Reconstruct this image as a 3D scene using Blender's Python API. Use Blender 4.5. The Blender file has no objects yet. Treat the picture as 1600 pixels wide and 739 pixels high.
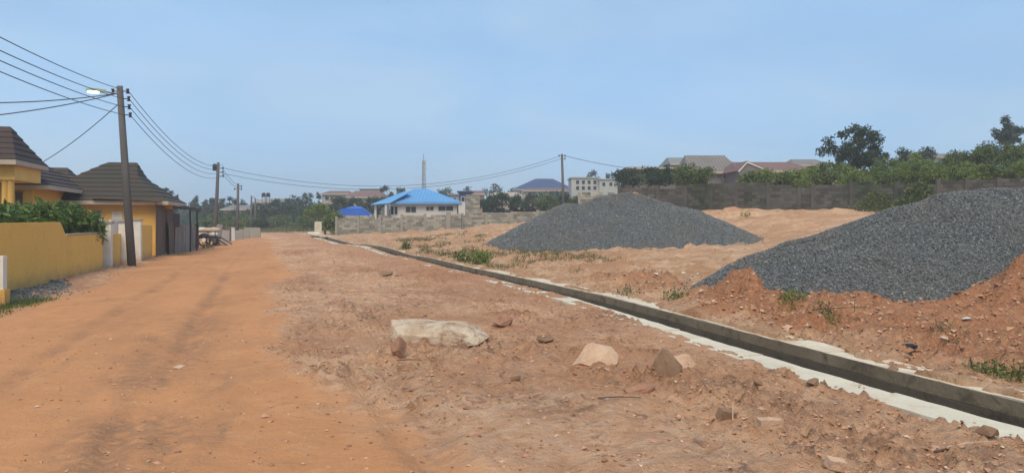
import bpy, bmesh, math, random
import numpy as np
from mathutils import Vector, Matrix

R = math.radians
sc = bpy.context.scene
C = sc.collection
# ------------------------------------------------------------------ camera
F = 1256.0                       # focal length in pixels of the 1600 px wide photograph
HZ = 345.0                       # horizon row
CAMZ = 1.8
AL = math.atan(335.0 / F)        # the road runs along +Y; the camera looks a little to its right
CA, SA = math.cos(AL), math.sin(AL)
cam_d = bpy.data.cameras.new('camera'); cam = bpy.data.objects.new('camera', cam_d); C.objects.link(cam)
cam_d.sensor_width = 36.0; cam_d.lens = 36.0 * F / 1600.0; cam_d.clip_start = 0.1; cam_d.clip_end = 6000
cam_d.shift_y = -(369.5 - HZ) / 1600.0
cam.location = (0, 0, CAMZ); cam.rotation_euler = (R(90), 0, -AL)
sc.camera = cam
# ------------------------------------------------------------------ world, sun, exposure
SUN_EL, SUN_AZ = R(52), R(205)   # azimuth clockwise from +Y
w = bpy.data.worlds.new('World'); sc.world = w; w.use_nodes = True
nt = w.node_tree; nt.nodes.clear()
sky = nt.nodes.new('ShaderNodeTexSky'); sky.sky_type = 'NISHITA'; sky.sun_disc = False
sky.sun_elevation = SUN_EL; sky.sun_rotation = SUN_AZ
sky.altitude = 100; sky.air_density = 1.0; sky.dust_density = 2.0; sky.ozone_density = 3.0
# thin even cloud veil over the whole sky
tcw = nt.nodes.new('ShaderNodeTexCoord'); mpw = nt.nodes.new('ShaderNodeMapping'); mpw.inputs['Scale'].default_value = (1.2, 1.2, 4.0)
nzw = nt.nodes.new('ShaderNodeTexNoise'); nzw.inputs['Scale'].default_value = 1.6; nzw.inputs['Detail'].default_value = 4
rpw = nt.nodes.new('ShaderNodeMapRange'); rpw.inputs[1].default_value = .35; rpw.inputs[2].default_value = .75; rpw.inputs[3].default_value = .62; rpw.inputs[4].default_value = .92
mxw = nt.nodes.new('ShaderNodeMix'); mxw.data_type = 'RGBA'
mxw.inputs['B'].default_value = (3.3, 5.4, 8.2, 1)
bg = nt.nodes.new('ShaderNodeBackground'); bg.inputs['Strength'].default_value = 0.057
ow = nt.nodes.new('ShaderNodeOutputWorld')
L = nt.links.new
L(tcw.outputs['Generated'], mpw.inputs['Vector']); L(mpw.outputs[0], nzw.inputs['Vector']); L(nzw.outputs['Fac'], rpw.inputs[0])
cl2 = nt.nodes.new('ShaderNodeMix'); cl2.data_type = 'RGBA'; cl2.inputs['A'].default_value = (3.2, 5.35, 8.2, 1); cl2.inputs['B'].default_value = (4.3, 6.05, 8.1, 1)
nz2 = nt.nodes.new('ShaderNodeTexNoise'); nz2.inputs['Scale'].default_value = 2.3; nz2.inputs['Detail'].default_value = 5; nz2.inputs['Distortion'].default_value = .6
rp2 = nt.nodes.new('ShaderNodeMapRange'); rp2.inputs[1].default_value = .38; rp2.inputs[2].default_value = .68
L(mpw.outputs[0], nz2.inputs['Vector']); L(nz2.outputs['Fac'], rp2.inputs[0]); L(rp2.outputs[0], cl2.inputs['Factor']); L(cl2.outputs['Result'], mxw.inputs['B'])
L(rpw.outputs[0], mxw.inputs['Factor']); L(sky.outputs[0], mxw.inputs['A']); L(mxw.outputs['Result'], bg.inputs['Color']); L(bg.outputs[0], ow.inputs[0])
sd = bpy.data.lights.new('sun', 'SUN'); sd.energy = 1.5; sd.angle = R(36); sd.color = (1.0, .86, .64)
so = bpy.data.objects.new('sun', sd); C.objects.link(so)
sdir = Vector((math.sin(SUN_AZ) * math.cos(SUN_EL), math.cos(SUN_AZ) * math.cos(SUN_EL), math.sin(SUN_EL)))
so.rotation_euler = (-sdir).to_track_quat('-Z', 'Y').to_euler(); so.location = sdir * 60
vs = sc.view_settings; vs.view_transform = 'Standard'; vs.look = 'None'; vs.exposure = 1.08; vs.gamma = 1.0
vs.use_curve_mapping = False
sc.cycles.volume_bounces = 1
sc.cycles.max_bounces = 6

# ================================================================== helpers
def P(px, py, d):
    xc = (px - 800) / F * d
    return Vector((d * SA + xc * CA, d * CA - xc * SA, CAMZ + (HZ - py) / F * d))
def onY(px, py, Y):
    t = (px - 800) / F
    return P(px, py, Y / (CA - t * SA))
def onX(px, py, X):
    t = (px - 800) / F
    return P(px, py, X / (SA + t * CA))
def zpy(py, d): return CAMZ + (HZ - py) / F * d

# ---- value noise
def _hash(ix, iy, s):
    n = (ix.astype(np.int64) * 374761393 + iy.astype(np.int64) * 668265263 + s * 974634777) & 0x7fffffff
    n = ((n ^ (n >> 13)) * 1274126177) & 0x7fffffff
    n = (n ^ (n >> 16)) & 0xffff
    return n / 65535.0
def vnoise(x, y, s=0):
    x = np.asarray(x, float); y = np.asarray(y, float)
    ix = np.floor(x); iy = np.floor(y); fx = x - ix; fy = y - iy
    fx = fx * fx * fx * (fx * (fx * 6 - 15) + 10); fy = fy * fy * fy * (fy * (fy * 6 - 15) + 10)
    a = _hash(ix, iy, s); b = _hash(ix + 1, iy, s); c = _hash(ix, iy + 1, s); d = _hash(ix + 1, iy + 1, s)
    return (a * (1 - fx) + b * fx) * (1 - fy) + (c * (1 - fx) + d * fx) * fy
def fbm(x, y, o=4, s=0, g=.5):
    t = 0; a = 1; n = 0; x = np.asarray(x, float); y = np.asarray(y, float)
    for i in range(o):
        t = t + a * vnoise(x, y, s + i * 17); n += a; a *= g
        x, y = x * 1.62 + y * 1.18 + 3.1, y * 1.62 - x * 1.18 + 7.7
    return t / n
def sstep(a, b, x):
    t = np.clip((np.asarray(x, float) - a) / (b - a), 0, 1); return t * t * (3 - 2 * t)

# ---- materials
def new_mat(name):
    m = bpy.data.materials.new(name); m.use_nodes = True
    n = m.node_tree; n.nodes.clear()
    o = n.nodes.new('ShaderNodeOutputMaterial'); b = n.nodes.new('ShaderNodeBsdfPrincipled')
    n.links.new(b.outputs[0], o.inputs[0])
    b.inputs['Specular IOR Level'].default_value = .25
    return m, n, b, o
def N(n, t, **k):
    x = n.nodes.new(t)
    for a, v in k.items(): setattr(x, a, v)
    return x
def noise_node(n, vec, scale, detail=4, rough=.55, dist=0):
    z = N(n, 'ShaderNodeTexNoise'); z.inputs['Scale'].default_value = scale; z.inputs['Detail'].default_value = detail
    z.inputs['Roughness'].default_value = rough; z.inputs['Distortion'].default_value = dist
    n.links.new(vec, z.inputs['Vector']); return z.outputs['Fac']
def ramp(n, fac, a, b, lo=0., hi=1.):
    m = N(n, 'ShaderNodeMapRange'); m.inputs[1].default_value = a; m.inputs[2].default_value = b
    m.inputs[3].default_value = lo; m.inputs[4].default_value = hi
    n.links.new(fac, m.inputs[0]); return m.outputs[0]
def mixc(n, fac, a, b, blend='MIX'):
    m = N(n, 'ShaderNodeMix', data_type='RGBA', blend_type=blend)
    for k, v in (('Factor', fac), ('A', a), ('B', b)):
        if isinstance(v, (tuple, list)): m.inputs[k].default_value = (*v, 1)
        elif isinstance(v, (int, float)): m.inputs[k].default_value = v
        else: n.links.new(v, m.inputs[k])
    return m.outputs['Result']
def math_n(n, op, a, b=0.):
    m = N(n, 'ShaderNodeMath', operation=op)
    for i, v in enumerate((a, b)):
        if isinstance(v, (int, float)): m.inputs[i].default_value = v
        else: n.links.new(v, m.inputs[i])
    return m.outputs[0]
def bump(n, b, h, strength=.5, dist=.02):
    u = N(n, 'ShaderNodeBump'); u.inputs['Strength'].default_value = strength; u.inputs['Distance'].default_value = dist
    n.links.new(h, u.inputs['Height']); n.links.new(u.outputs[0], b.inputs['Normal'])
def mat(name, c1, c2=None, scale=2., rough=.85, bumps=.3, bscale=30., bdist=.01, streak=0., metal=0., lo=.35, hi=.7):
    m, n, b, o = new_mat(name)
    if c2 is None: c2 = tuple(x * .75 for x in c1)
    g = N(n, 'ShaderNodeNewGeometry').outputs['Position']
    vec = g
    if streak:
        mp = N(n, 'ShaderNodeMapping'); mp.inputs['Scale'].default_value = (1, 1, streak); n.links.new(g, mp.inputs[0]); vec = mp.outputs[0]
    f = ramp(n, noise_node(n, vec, scale, 6, .62), lo, hi)
    col = mixc(n, f, c1, c2)
    fine = noise_node(n, g, bscale, 4, .6)
    col = mixc(n, .35, col, mixc(n, ramp(n, fine, .3, .7), tuple(x * .72 for x in c1), tuple(min(1, x * 1.2) for x in c1)))
    n.links.new(col, b.inputs['Base Color'])
    b.inputs['Roughness'].default_value = rough; b.inputs['Metallic'].default_value = metal
    if bumps: bump(n, b, fine, bumps, bdist)
    return m
def leaf_mat(name, c1, c2, c3=None):
    m, n, b, o = new_mat(name)
    at = N(n, 'ShaderNodeAttribute', attribute_name='tint').outputs['Fac']
    col = mixc(n, at, c1, c2)
    if c3: col = mixc(n, ramp(n, at, .9, 1.0), col, c3)
    n.links.new(col, b.inputs['Base Color']); b.inputs['Roughness'].default_value = .55; b.inputs['Specular IOR Level'].default_value = .3
    tr = N(n, 'ShaderNodeBsdfTranslucent'); n.links.new(mixc(n, .4, col, (.12, .16, .02)), tr.inputs['Color'])
    ms = N(n, 'ShaderNodeMixShader'); ms.inputs[0].default_value = .28
    n.links.new(b.outputs[0], ms.inputs[1]); n.links.new(tr.outputs[0], ms.inputs[2]); n.links.new(ms.outputs[0], o.inputs[0])
    return m

# ---- mesh building
def np_mesh(name, verts, faces, smooth=False):
    verts = np.asarray(verts, dtype=np.float32); faces = np.asarray(faces, dtype=np.int32)
    me = bpy.data.meshes.new(name); nf, k = faces.shape
    me.vertices.add(len(verts)); me.vertices.foreach_set('co', verts.ravel())
    me.loops.add(nf * k); me.loops.foreach_set('vertex_index', faces.ravel())
    me.polygons.add(nf); me.polygons.foreach_set('loop_start', np.arange(0, nf * k, k, dtype=np.int32))
    me.polygons.foreach_set('use_smooth', np.full(nf, smooth))
    me.update(calc_edges=True); return me
class MB:
    def __init__(s): s.v = []; s.f = []
    def add(s, vs, fs):
        o = len(s.v); s.v += [tuple(v) for v in vs]; s.f += [tuple(i + o for i in f) for f in fs]; return s
    def box(s, x0, x1, y0, y1, z0, z1):
        return s.add([(x0, y0, z0), (x1, y0, z0), (x1, y1, z0), (x0, y1, z0), (x0, y0, z1), (x1, y0, z1), (x1, y1, z1), (x0, y1, z1)],
                     [(0, 3, 2, 1), (4, 5, 6, 7), (0, 1, 5, 4), (1, 2, 6, 5), (2, 3, 7, 6), (3, 0, 4, 7)])
    def rbox(s, c, size, M):
        c = Vector(c); hx, hy, hz = [q / 2 for q in size]
        vs = [c + M @ Vector((a * hx, b * hy, e * hz)) for e in (-1, 1) for a, b in ((-1, -1), (1, -1), (1, 1), (-1, 1))]
        return s.add(vs, [(0, 3, 2, 1), (4, 5, 6, 7), (0, 1, 5, 4), (1, 2, 6, 5), (2, 3, 7, 6), (3, 0, 4, 7)])
    def beam(s, a, b, wx, wy=None):
        a = Vector(a); b = Vector(b); q = (b - a).to_track_quat('Z', 'Y').to_matrix()
        return s.rbox((a + b) / 2, (wx, wy or wx, (b - a).length), q)
    def tube(s, pts, rad, n=8, cap=True):
        pts = [Vector(p) for p in pts]
        if isinstance(rad, (int, float)): rad = [rad] * len(pts)
        o = len(s.v)
        for i, p in enumerate(pts):
            t = (pts[min(i + 1, len(pts) - 1)] - pts[max(i - 1, 0)])
            q = t.to_track_quat('Z', 'Y')
            for k in range(n):
                an = 2 * math.pi * k / n
                s.v.append(tuple(p + q @ Vector((rad[i] * math.cos(an), rad[i] * math.sin(an), 0))))
        for i in range(len(pts) - 1):
            for k in range(n):
                a = o + i * n + k; b = o + i * n + (k + 1) % n
                s.f.append((a, b, b + n, a + n))
        if cap:
            s.f.append(tuple(o + k for k in range(n))[::-1]); s.f.append(tuple(o + (len(pts) - 1) * n + k for k in range(n)))
        return s
    def prism(s, poly, dz):          # poly: list of 3D points, extruded by vector dz
        poly = [Vector(p) for p in poly]; k = len(poly); dz = Vector(dz)
        vs = poly + [p + dz for p in poly]
        fs = [tuple(range(k))[::-1], tuple(range(k, 2 * k))] + [(i, (i + 1) % k, (i + 1) % k + k, i + k) for i in range(k)]
        return s.add(vs, fs)
    def mesh(s, name, smooth=False):
        me = bpy.data.meshes.new(name); me.from_pydata([tuple(v) for v in s.v], [], s.f)
        bm = bmesh.new(); bm.from_mesh(me); bmesh.ops.recalc_face_normals(bm, faces=bm.faces); bm.to_mesh(me); bm.free()
        if smooth: me.polygons.foreach_set('use_smooth', [True] * len(me.polygons))
        me.update(); return me
def link(name, me, m, parent=None, kind=None):
    o = bpy.data.objects.new(name, me); C.objects.link(o)
    if m is not None: me.materials.append(m)
    if parent is not None: o.parent = parent
    if kind: o['kind'] = kind
    return o
def tag(o, label, cat, group=None, kind=None):
    o['label'] = label; o['category'] = cat
    if group: o['group'] = group
    if kind: o['kind'] = kind
    return o
def thing(name, label, cat, loc=(0, 0, 0), rz=0., group=None):
    o = bpy.data.objects.new(name, None); C.objects.link(o); o.location = loc; o.rotation_euler = (0, 0, rz)
    o.empty_display_size = .2
    return tag(o, label, cat, group)
def root_of(o):
    while o.parent: o = o.parent
    return o
def part(name, mb, m, parent, world=False, smooth=False, kind=None):
    """a child mesh; world=True: the shape was given in world coordinates and its root is not rotated"""
    if world:
        l = root_of(parent).location; mb.v = [(v[0] - l.x, v[1] - l.y, v[2] - l.z) for v in mb.v]
    return link(name, mb.mesh(name, smooth), m, parent, kind)
def copy_tree(o, parent=None):
    c = o.copy(); C.objects.link(c); c.parent = parent
    for ch in list(o.children): copy_tree(ch, c)
    return c
def rnd(seed): return np.random.default_rng(seed)

# ================================================================== terrain
def drain_x(Y):                  # the drain's kerb on the road side
    return np.interp(Y, [-40, 18, 24, 30, 42, 55, 72, 90, 130], [6.08, 6.08, 5.85, 5.5, 4.8, 3.6, 1.9, 0.0, -4.4])
DW = .90                         # clear width of the drain
ctrl = []
def cp(px, py, d): p = P(px, py, d); ctrl.append((p.x, p.y, p.z))
for X in (-30, -14, -7, -3, 0, 3, 6):
    for Y in (-20, -5, 5, 12, 20, 30, 42): ctrl.append((X, Y, 0.0))
for X in (-30, -14, -7, -3, 0, 3): ctrl.append((X, 60, .06)); ctrl.append((X, 80, .18))
for X in (-8, -4, 0): ctrl.append((X, 98, .28))
for X in (-50, -20, 0, 8): ctrl.append((X, 140, .30))
cp(1600, 600, 9.0); ctrl.append((9, 9, .04)); ctrl.append((14, -5, .1)); ctrl.append((30, -5, .3))
for a in ((1250, 520, 13), (1100, 447, 21), (1400, 472, 16.5), (1600, 460, 17.5), (770, 385, 42), (900, 389, 41), (1000, 388, 41), (1195, 376, 46),
          (900, 420, 29), (700, 380, 48), (600, 366, 75), (540, 366, 78), (700, 363, 78), (820, 349, 80), (1120, 328, 60), (1300, 328, 57),
          (1400, 330, 55), (1600, 330, 52), (1280, 352, 50), (980, 331, 64), (1600, 370, 33), (1400, 366, 40)): cp(*a)
for px, z, d in ((1100, 3.0, 100), (1500, 3.3, 100), (880, 2.0, 115), (650, 1.0, 105), (1900, 3.3, 80), (2200, 2.4, 45), (1900, 1.2, 30),
                 (300, .4, 160), (600, 1.0, 160), (900, 1.9, 160), (1200, 2.8, 160), (1600, 3.4, 160), (1350, 3.2, 80), (1100, 2.9, 75)):
    p = P(px, 345, d); ctrl.append((p.x, p.y, z))
ctrl = np.array(ctrl)
def _tps(r2): return np.where(r2 > 1e-9, r2 * np.log(np.maximum(r2, 1e-9)), 0)
_n = len(ctrl); _S = 20.0
_c = ctrl[:, :2] / _S
_K = _tps(((_c[:, None] - _c[None]) ** 2).sum(-1)) + np.eye(_n) * .02
_A = np.zeros((_n + 3, _n + 3)); _A[:_n, :_n] = _K; _A[:_n, _n] = 1; _A[:_n, _n + 1:] = _c; _A[_n:, :_n] = _A[:_n, _n:].T
_w = np.linalg.solve(_A, np.concatenate([ctrl[:, 2], np.zeros(3)]))
def base_h(X, Y):
    X = np.asarray(X, float); Y = np.asarray(Y, float); sh = X.shape; X = X.ravel(); Y = Y.ravel()
    d = np.clip(X * SA + Y * CA, -12, 165); xc = np.clip(X * CA - Y * SA, -70, 85)
    x = (d * SA + xc * CA) / _S; y = (d * CA - xc * SA) / _S
    out = np.empty_like(x)
    for i in range(0, len(x), 40000):
        s = slice(i, i + 40000)
        out[s] = _tps((x[s, None] - _c[None, :, 0]) ** 2 + (y[s, None] - _c[None, :, 1]) ** 2) @ _w[:_n] + _w[_n] + _w[_n + 1] * x[s] + _w[_n + 2] * y[s]
    return out.reshape(sh)
bumps = []                       # X, Y, height, radius along right, radius in depth (camera-aligned axes), redness
def bp(px, py, d, h, rx, ry, red=0.): p = P(px, py, d); bumps.append((p.x, p.y, h, rx, ry, red))
bp(1160, 468, 16.2, .56, .8, .8, 1.); bp(1215, 480, 15.0, .38, .8, .6, 1.); bp(1120, 490, 14.9, .2, .5, .4, 1.); bp(1380, 500, 13.8, .16, .6, .4, 1.); bp(1450, 510, 13.2, .14, .7, .4, .9); bp(1560, 500, 13.5, .2, .8, .5, .9); bp(1110, 465, 17.5, .22, .6, .7, .9); bp(1275, 505, 13.6, .15, .8, .6, 1.)
bp(1650, 420, 15.6, 1.15, .95, 1.0, 1.); bp(1520, 465, 15.6, .22, .9, .6, 1.); bp(1420, 480, 15.2, .16, .9, .6, .9); bp(1330, 485, 15.0, .12, .7, .5, .9)
bp(1010, 440, 22.5, .34, .8, .7, .9); bp(870, 405, 34, .25, 1.6, .9, .5); bp(1080, 400, 34, .2, 1.4, .8, .4); bp(960, 415, 29, .22, 1.2, .7, .7); bp(1260, 352, 50, .3, 2.2, 1., .5); bp(1340, 345, 52, .3, 1.8, .8, .4); bp(1200, 345, 53, .3, 1.6, .8, .4); bp(950, 440, 24, .16, .8, .8, .8); bp(1030, 455, 20.5, .16, .7, .6, .9)
bp(1155, 330, 57.5, .40, .8, .7, .5); bp(1180, 326, 57.5, .35, .45, .5, .5); bp(1135, 330, 57.5, .3, .5, .5, .5); bp(1308, 332, 55, .45, .5, .6, .4); bp(1240, 332, 56, .2, .8, .6, .3)
bp(640, 366, 70, .35, 1.6, 1.5, .5); bp(690, 366, 68, .25, 1.5, 1.5, .3); bp(760, 362, 70, .3, 1.8, 1.5, .3); bp(600, 370, 66, .25, 1.2, 1.2, .4)
bp(690, 505, 14.1, .05, 1.0, .7, .5); bp(640, 545, 11.3, .05, .5, .35, .6); bp(790, 492, 15.3, .12, .4, .4, .9); bp(700, 425, 26, .07, .9, .9, .8); bp(660, 418, 28, .08, .9, .9, .7)
bp(1500, 620, 7.6, .05, .5, .4, .2); bp(1320, 610, 8.6, .05, .4, .3, .3); bp(1180, 545, 11.2, .06, .4, .3, .2)
ruts = [[(545, 585), (610, 640), (668, 739), (690, 800)], [(600, 585), (655, 640), (705, 739), (720, 800)], [(250, 520), (215, 600), (170, 700), (140, 790)], [(330, 470), (268, 580), (255, 700), (250, 790)]]
def _gp(px, py): p = P(px, py, CAMZ * F / (py - HZ)); return (p.x, p.y)
ruts = [[_gp(*q) for q in r] for r in ruts]
ruts += [[(-1.35, 3), (-1.5, 10), (-1.95, 20), (-2.5, 35), (-3.2, 60), (-4.6, 95)], [(-3.0, 3), (-3.1, 10), (-3.55, 20), (-4.1, 35), (-4.8, 60), (-6.2, 95)]]
def seg_dist(X, Y, pl):
    best = np.full(X.shape, 1e9)
    for (ax, ay), (bx, by) in zip(pl[:-1], pl[1:]):
        dx, dy = bx - ax, by - ay; t = np.clip(((X - ax) * dx + (Y - ay) * dy) / (dx * dx + dy * dy), 0, 1)
        best = np.minimum(best, np.hypot(X - ax - t * dx, Y - ay - t * dy))
    return best
churned = []
for px, py, rx, ry in ((1400, 690, 1.0, .8), (1260, 640, .8, .6), (1520, 700, .8, .8), (640, 650, .45, .6), (760, 612, .7, .5), (620, 475, 1.4, 1.6), (560, 490, 1.0, 1.8), (720, 545, .8, .7), (1120, 600, .9, .7), (960, 500, 1.2, 1.2), (880, 640, .5, .4), (560, 420, 1.5, 3.0), (1150, 700, .6, .4), (700, 455, 1.6, 1.6), (480, 440, .8, 3.)):
    x_, y_ = _gp(px, py); churned.append((x_, y_, rx, ry))
def churn(X, Y):
    out = np.zeros(X.shape)
    for x_, y_, rx, ry in churned: out = np.maximum(out, np.exp(-((X - x_) / rx) ** 2 - ((Y - y_) / ry) ** 2))
    return out * np.clip((fbm(X * 1.4, Y * 1.0, 4, 402) - .30) * 3.0, 0, 1)
def zones(X, Y):
    """road, redness, sand, grass, damp: the kinds of soil that lie on the ground"""
    wob = (fbm(X * .35, Y * .22, 3, 5) - .5) * 1.5 + (fbm(X * 2, Y * 1.3, 3, 8) - .5) * .9
    edge = np.interp(Y, [0, 7, 12, 20, 40, 70, 110], [1.1, .8, .25, -.35, -.75, -2.0, -6])
    ledge = np.interp(Y, [0, 10, 20, 30, 45, 70, 110], [-6.5, -5.2, -5.6, -6.0, -6.2, -8, -14])
    road = (1 - sstep(-.35, .35, X + wob - edge)) * sstep(-.6, .5, X + wob * 1.3 - ledge) * (1 - sstep(90, 112, Y))
    dx = X - drain_x(Y)
    field = sstep(.6, 1.6, dx)
    red = np.clip((fbm(X * .5, Y * .33, 4, 31) - .48) * 4, 0, 1) * .6
    near = sstep(-3.6, -.3, dx + wob) * sstep(14, 24, Y) * (1 - field)
    red = np.maximum(red, near * .6)
    red = np.maximum(red, field * (1 - sstep(17, 20, X * SA + Y * CA + wob)) * sstep(1.2, 3.0, dx + wob) * .95)
    sand = field * sstep(17, 22, X * SA + Y * CA) * .9
    sand = np.maximum(sand, sstep(.85, 1.05, dx) * (1 - sstep(1.2, 2.0, dx + wob * .7)) * .95)
    rr = X * CA - Y * SA; qq = X * SA + Y * CA
    for bx, by, h, rx, ry, rd in bumps:
        br = bx * CA - by * SA; bq = bx * SA + by * CA
        g = np.exp(-(((rr - br) / (rx * 1.25)) ** 2 + ((qq - bq) / (ry * 1.25)) ** 2))
        red = np.maximum(red, rd * sstep(.15, .6, g + (fbm(X * 1.7, Y * 1.7, 3, 77) - .5) * .3)); sand = sand * (1 - rd * g)
    grass = sstep(108, 120, Y + wob * 3) * (1 - sstep(3, 7, X - drain_x(np.clip(Y, 0, 120)) ))
    grass = np.maximum(grass, sstep(96, 103, qq))
    grass = np.maximum(grass, sstep(1, 3, -(X + 7.6)) )
    grass = np.maximum(grass, sstep(.52, .62, fbm(X * .8, Y * .5, 3, 91)) * (1 - sstep(-6.2, -5.2, X)) * sstep(-8, -6.8, X) * (Y < 22) * .8)
    return road, red * (1 - road), sand, grass
def H(X, Y, detail=True):
    X = np.atleast_1d(np.asarray(X, float)); Y = np.atleast_1d(np.asarray(Y, float))
    h = base_h(X, Y); b = h.copy()
    rr = X * CA - Y * SA; qq = X * SA + Y * CA
    far = 1 - sstep(60, 130, np.abs(qq))
    lump = fbm(X * 1.3, Y * 1.3, 3, 55)
    for bx, by, hh, rx, ry, rd in bumps:
        br = bx * CA - by * SA; bq = bx * SA + by * CA
        h = h + hh * np.exp(-(((rr - br) / rx) ** 2 + ((qq - bq) / ry) ** 2)) * (.55 + .9 * lump)
    if not detail: return h
    road, red, sand, grass = zones(X, Y)
    dx = X - drain_x(Y)
    field = sstep(.9, 2.5, dx)
    rough = .35 + .65 * (1 - road)
    h = h + (fbm(X * .30, Y * .30, 3, 3) - .5) * .16 * rough * far * sstep(.0, 1.5, np.abs(dx - .45))
    clod = fbm(X * 2.2, Y * 2.2, 3, 12)
    h = h + (clod - .5) * (.035 * road + (1 - road) * (.12 + .20 * field + .08 * red)) * far
    rid = 1 - np.abs(2 * fbm(X * 5.5, Y * 5.5, 3, 21) - 1)
    patchy = sstep(.42, .62, fbm(X * .7, Y * .5, 3, 44))
    h = h + (rid - .75) * (.006 + (1 - road) * (.055 * patchy + .018 + .05 * field)) * far
    fine = fbm(X * 13, Y * 13, 2, 66)
    cz = churn(X, Y); h = h + (rid - .7) * .075 * cz + (clod - .5) * .07 * cz
    h = h + (fbm(X * .25, Y * 1.1, 4, 411) - .5) * .34 * sstep(1.8, 4, dx) * far
    h = h + np.maximum(fine - .62, 0) * (.03 + (1 - road) * (.28 * patchy + .08 + .10 * field)) * far
    for k, r in enumerate(ruts):
        dd = seg_dist(X, Y, r); a = (.06, .055, .02, .02, .028, .028)[k]
        h = h - a * np.exp(-(dd / .11) ** 2) * (.4 + clod * 1.2) + a * .7 * np.exp(-((dd - .24) / .09) ** 2) * clod
    # the drain's bed, and the soil that spills over its kerbs
    nl = fbm(Y * .8, Y * 0 + 3.3, 4, 9); nr = fbm(Y * .9, Y * 0 + 9.1, 4, 19)
    el = np.interp(Y, [0, 6, 12, 15, 18, 24, 60], [-.38, -.36, -.30, -.16, -.02, -.02, -.05]) + (nl - .5) * .34
    el = np.minimum(el, -.03)
    er = DW + .01 + np.maximum(nr - .47, 0) * np.interp(Y, [0, 8, 11, 14, 24, 40], [3.0, 2.6, 1.0, 2.2, 2.2, 1.0]) ; er = np.maximum(er, DW + .015)
    bare = sstep(-.09, .03, dx - el) * (1 - sstep(-.03, .10, dx - er))
    near = np.exp(-((dx - .45) / .85) ** 4)
    h = h * (1 - near) + (b + .075 + (h - b) * .45) * near
    h = h * (1 - bare) + (b - .05) * bare
    cut = sstep(-.075, -.02, dx) * (1 - sstep(DW + .02, DW + .075, dx)) * (Y < 84)
    return h - cut * 1.1
def Hz(x, y): return float(H([x], [y])[0])
def G(px, py, d): p = P(px, py, d); p.z = Hz(p.x, p.y); return p
def ground_at(px, py):
    """where the sight line through a pixel meets the ground"""
    ds = np.geomspace(5, 130, 500); t = (px - 800) / F
    X = ds * SA + t * ds * CA; Y = ds * CA - t * ds * SA; Z = CAMZ + (HZ - py) / F * ds
    i = int(np.argmax(Z < H(X, Y))); return Vector((X[i], Y[i], float(H(X[i], Y[i])[0])))

def grow(start, step, ratio, end):
    out = []; x = start; s = step
    while x < end: x += s; s *= ratio; out.append(x)
    return out
EXT = 1200
gx = np.arange(-9, 10.01, .06); gx = np.concatenate([-np.array(grow(9, .07, 1.045, EXT))[::-1], gx, grow(10, .07, 1.035, EXT)])
gy = [3.5]
while gy[-1] < EXT: gy.append(gy[-1] + max(.035, gy[-1] * (.0068 if gy[-1] < 60 else .016)))
gy = np.concatenate([-np.array(grow(-3.4, .2, 1.25, EXT))[::-1], np.array(gy)])
GX, GY = np.meshgrid(gx, gy)
GZ = H(GX.ravel(), GY.ravel())
nx, ny = len(gx), len(gy)
idx = np.arange(nx * ny).reshape(ny, nx)
faces = np.stack([idx[:-1, :-1], idx[:-1, 1:], idx[1:, 1:], idx[1:, :-1]], -1).reshape(-1, 4)
me = np_mesh('ground', np.stack([GX.ravel(), GY.ravel(), GZ], 1), faces, True)
zr = zones(GX.ravel(), GY.ravel())
at = me.attributes.new('zone', 'FLOAT_COLOR', 'POINT')
rx_, ry_ = GX.ravel(), GY.ravel(); ch = np.zeros(rx_.size); nearm = (ry_ > 2) & (ry_ < 30) & (np.abs(rx_) < 9)
for r_, w_ in zip(ruts, (.16, .16, .42, .36, .15, .15)): ch[nearm] = np.maximum(ch[nearm], np.exp(-(seg_dist(rx_[nearm], ry_[nearm], r_) / w_) ** 2))
ch *= np.clip((fbm(rx_ * 1.2, ry_ * .8, 4, 401) - .32) * 3.2, 0, 1)
me.attributes.new('churn', 'FLOAT', 'POINT'); at = me.attributes['zone']; a2 = me.attributes['churn']; ch[nearm] = np.maximum(ch[nearm], churn(rx_[nearm], ry_[nearm])); a2.data.foreach_set('value', ch.astype(np.float32))
at.data.foreach_set('color', np.stack([zr[0], zr[1], zr[2], zr[3]], 1).astype(np.float32).ravel())

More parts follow.
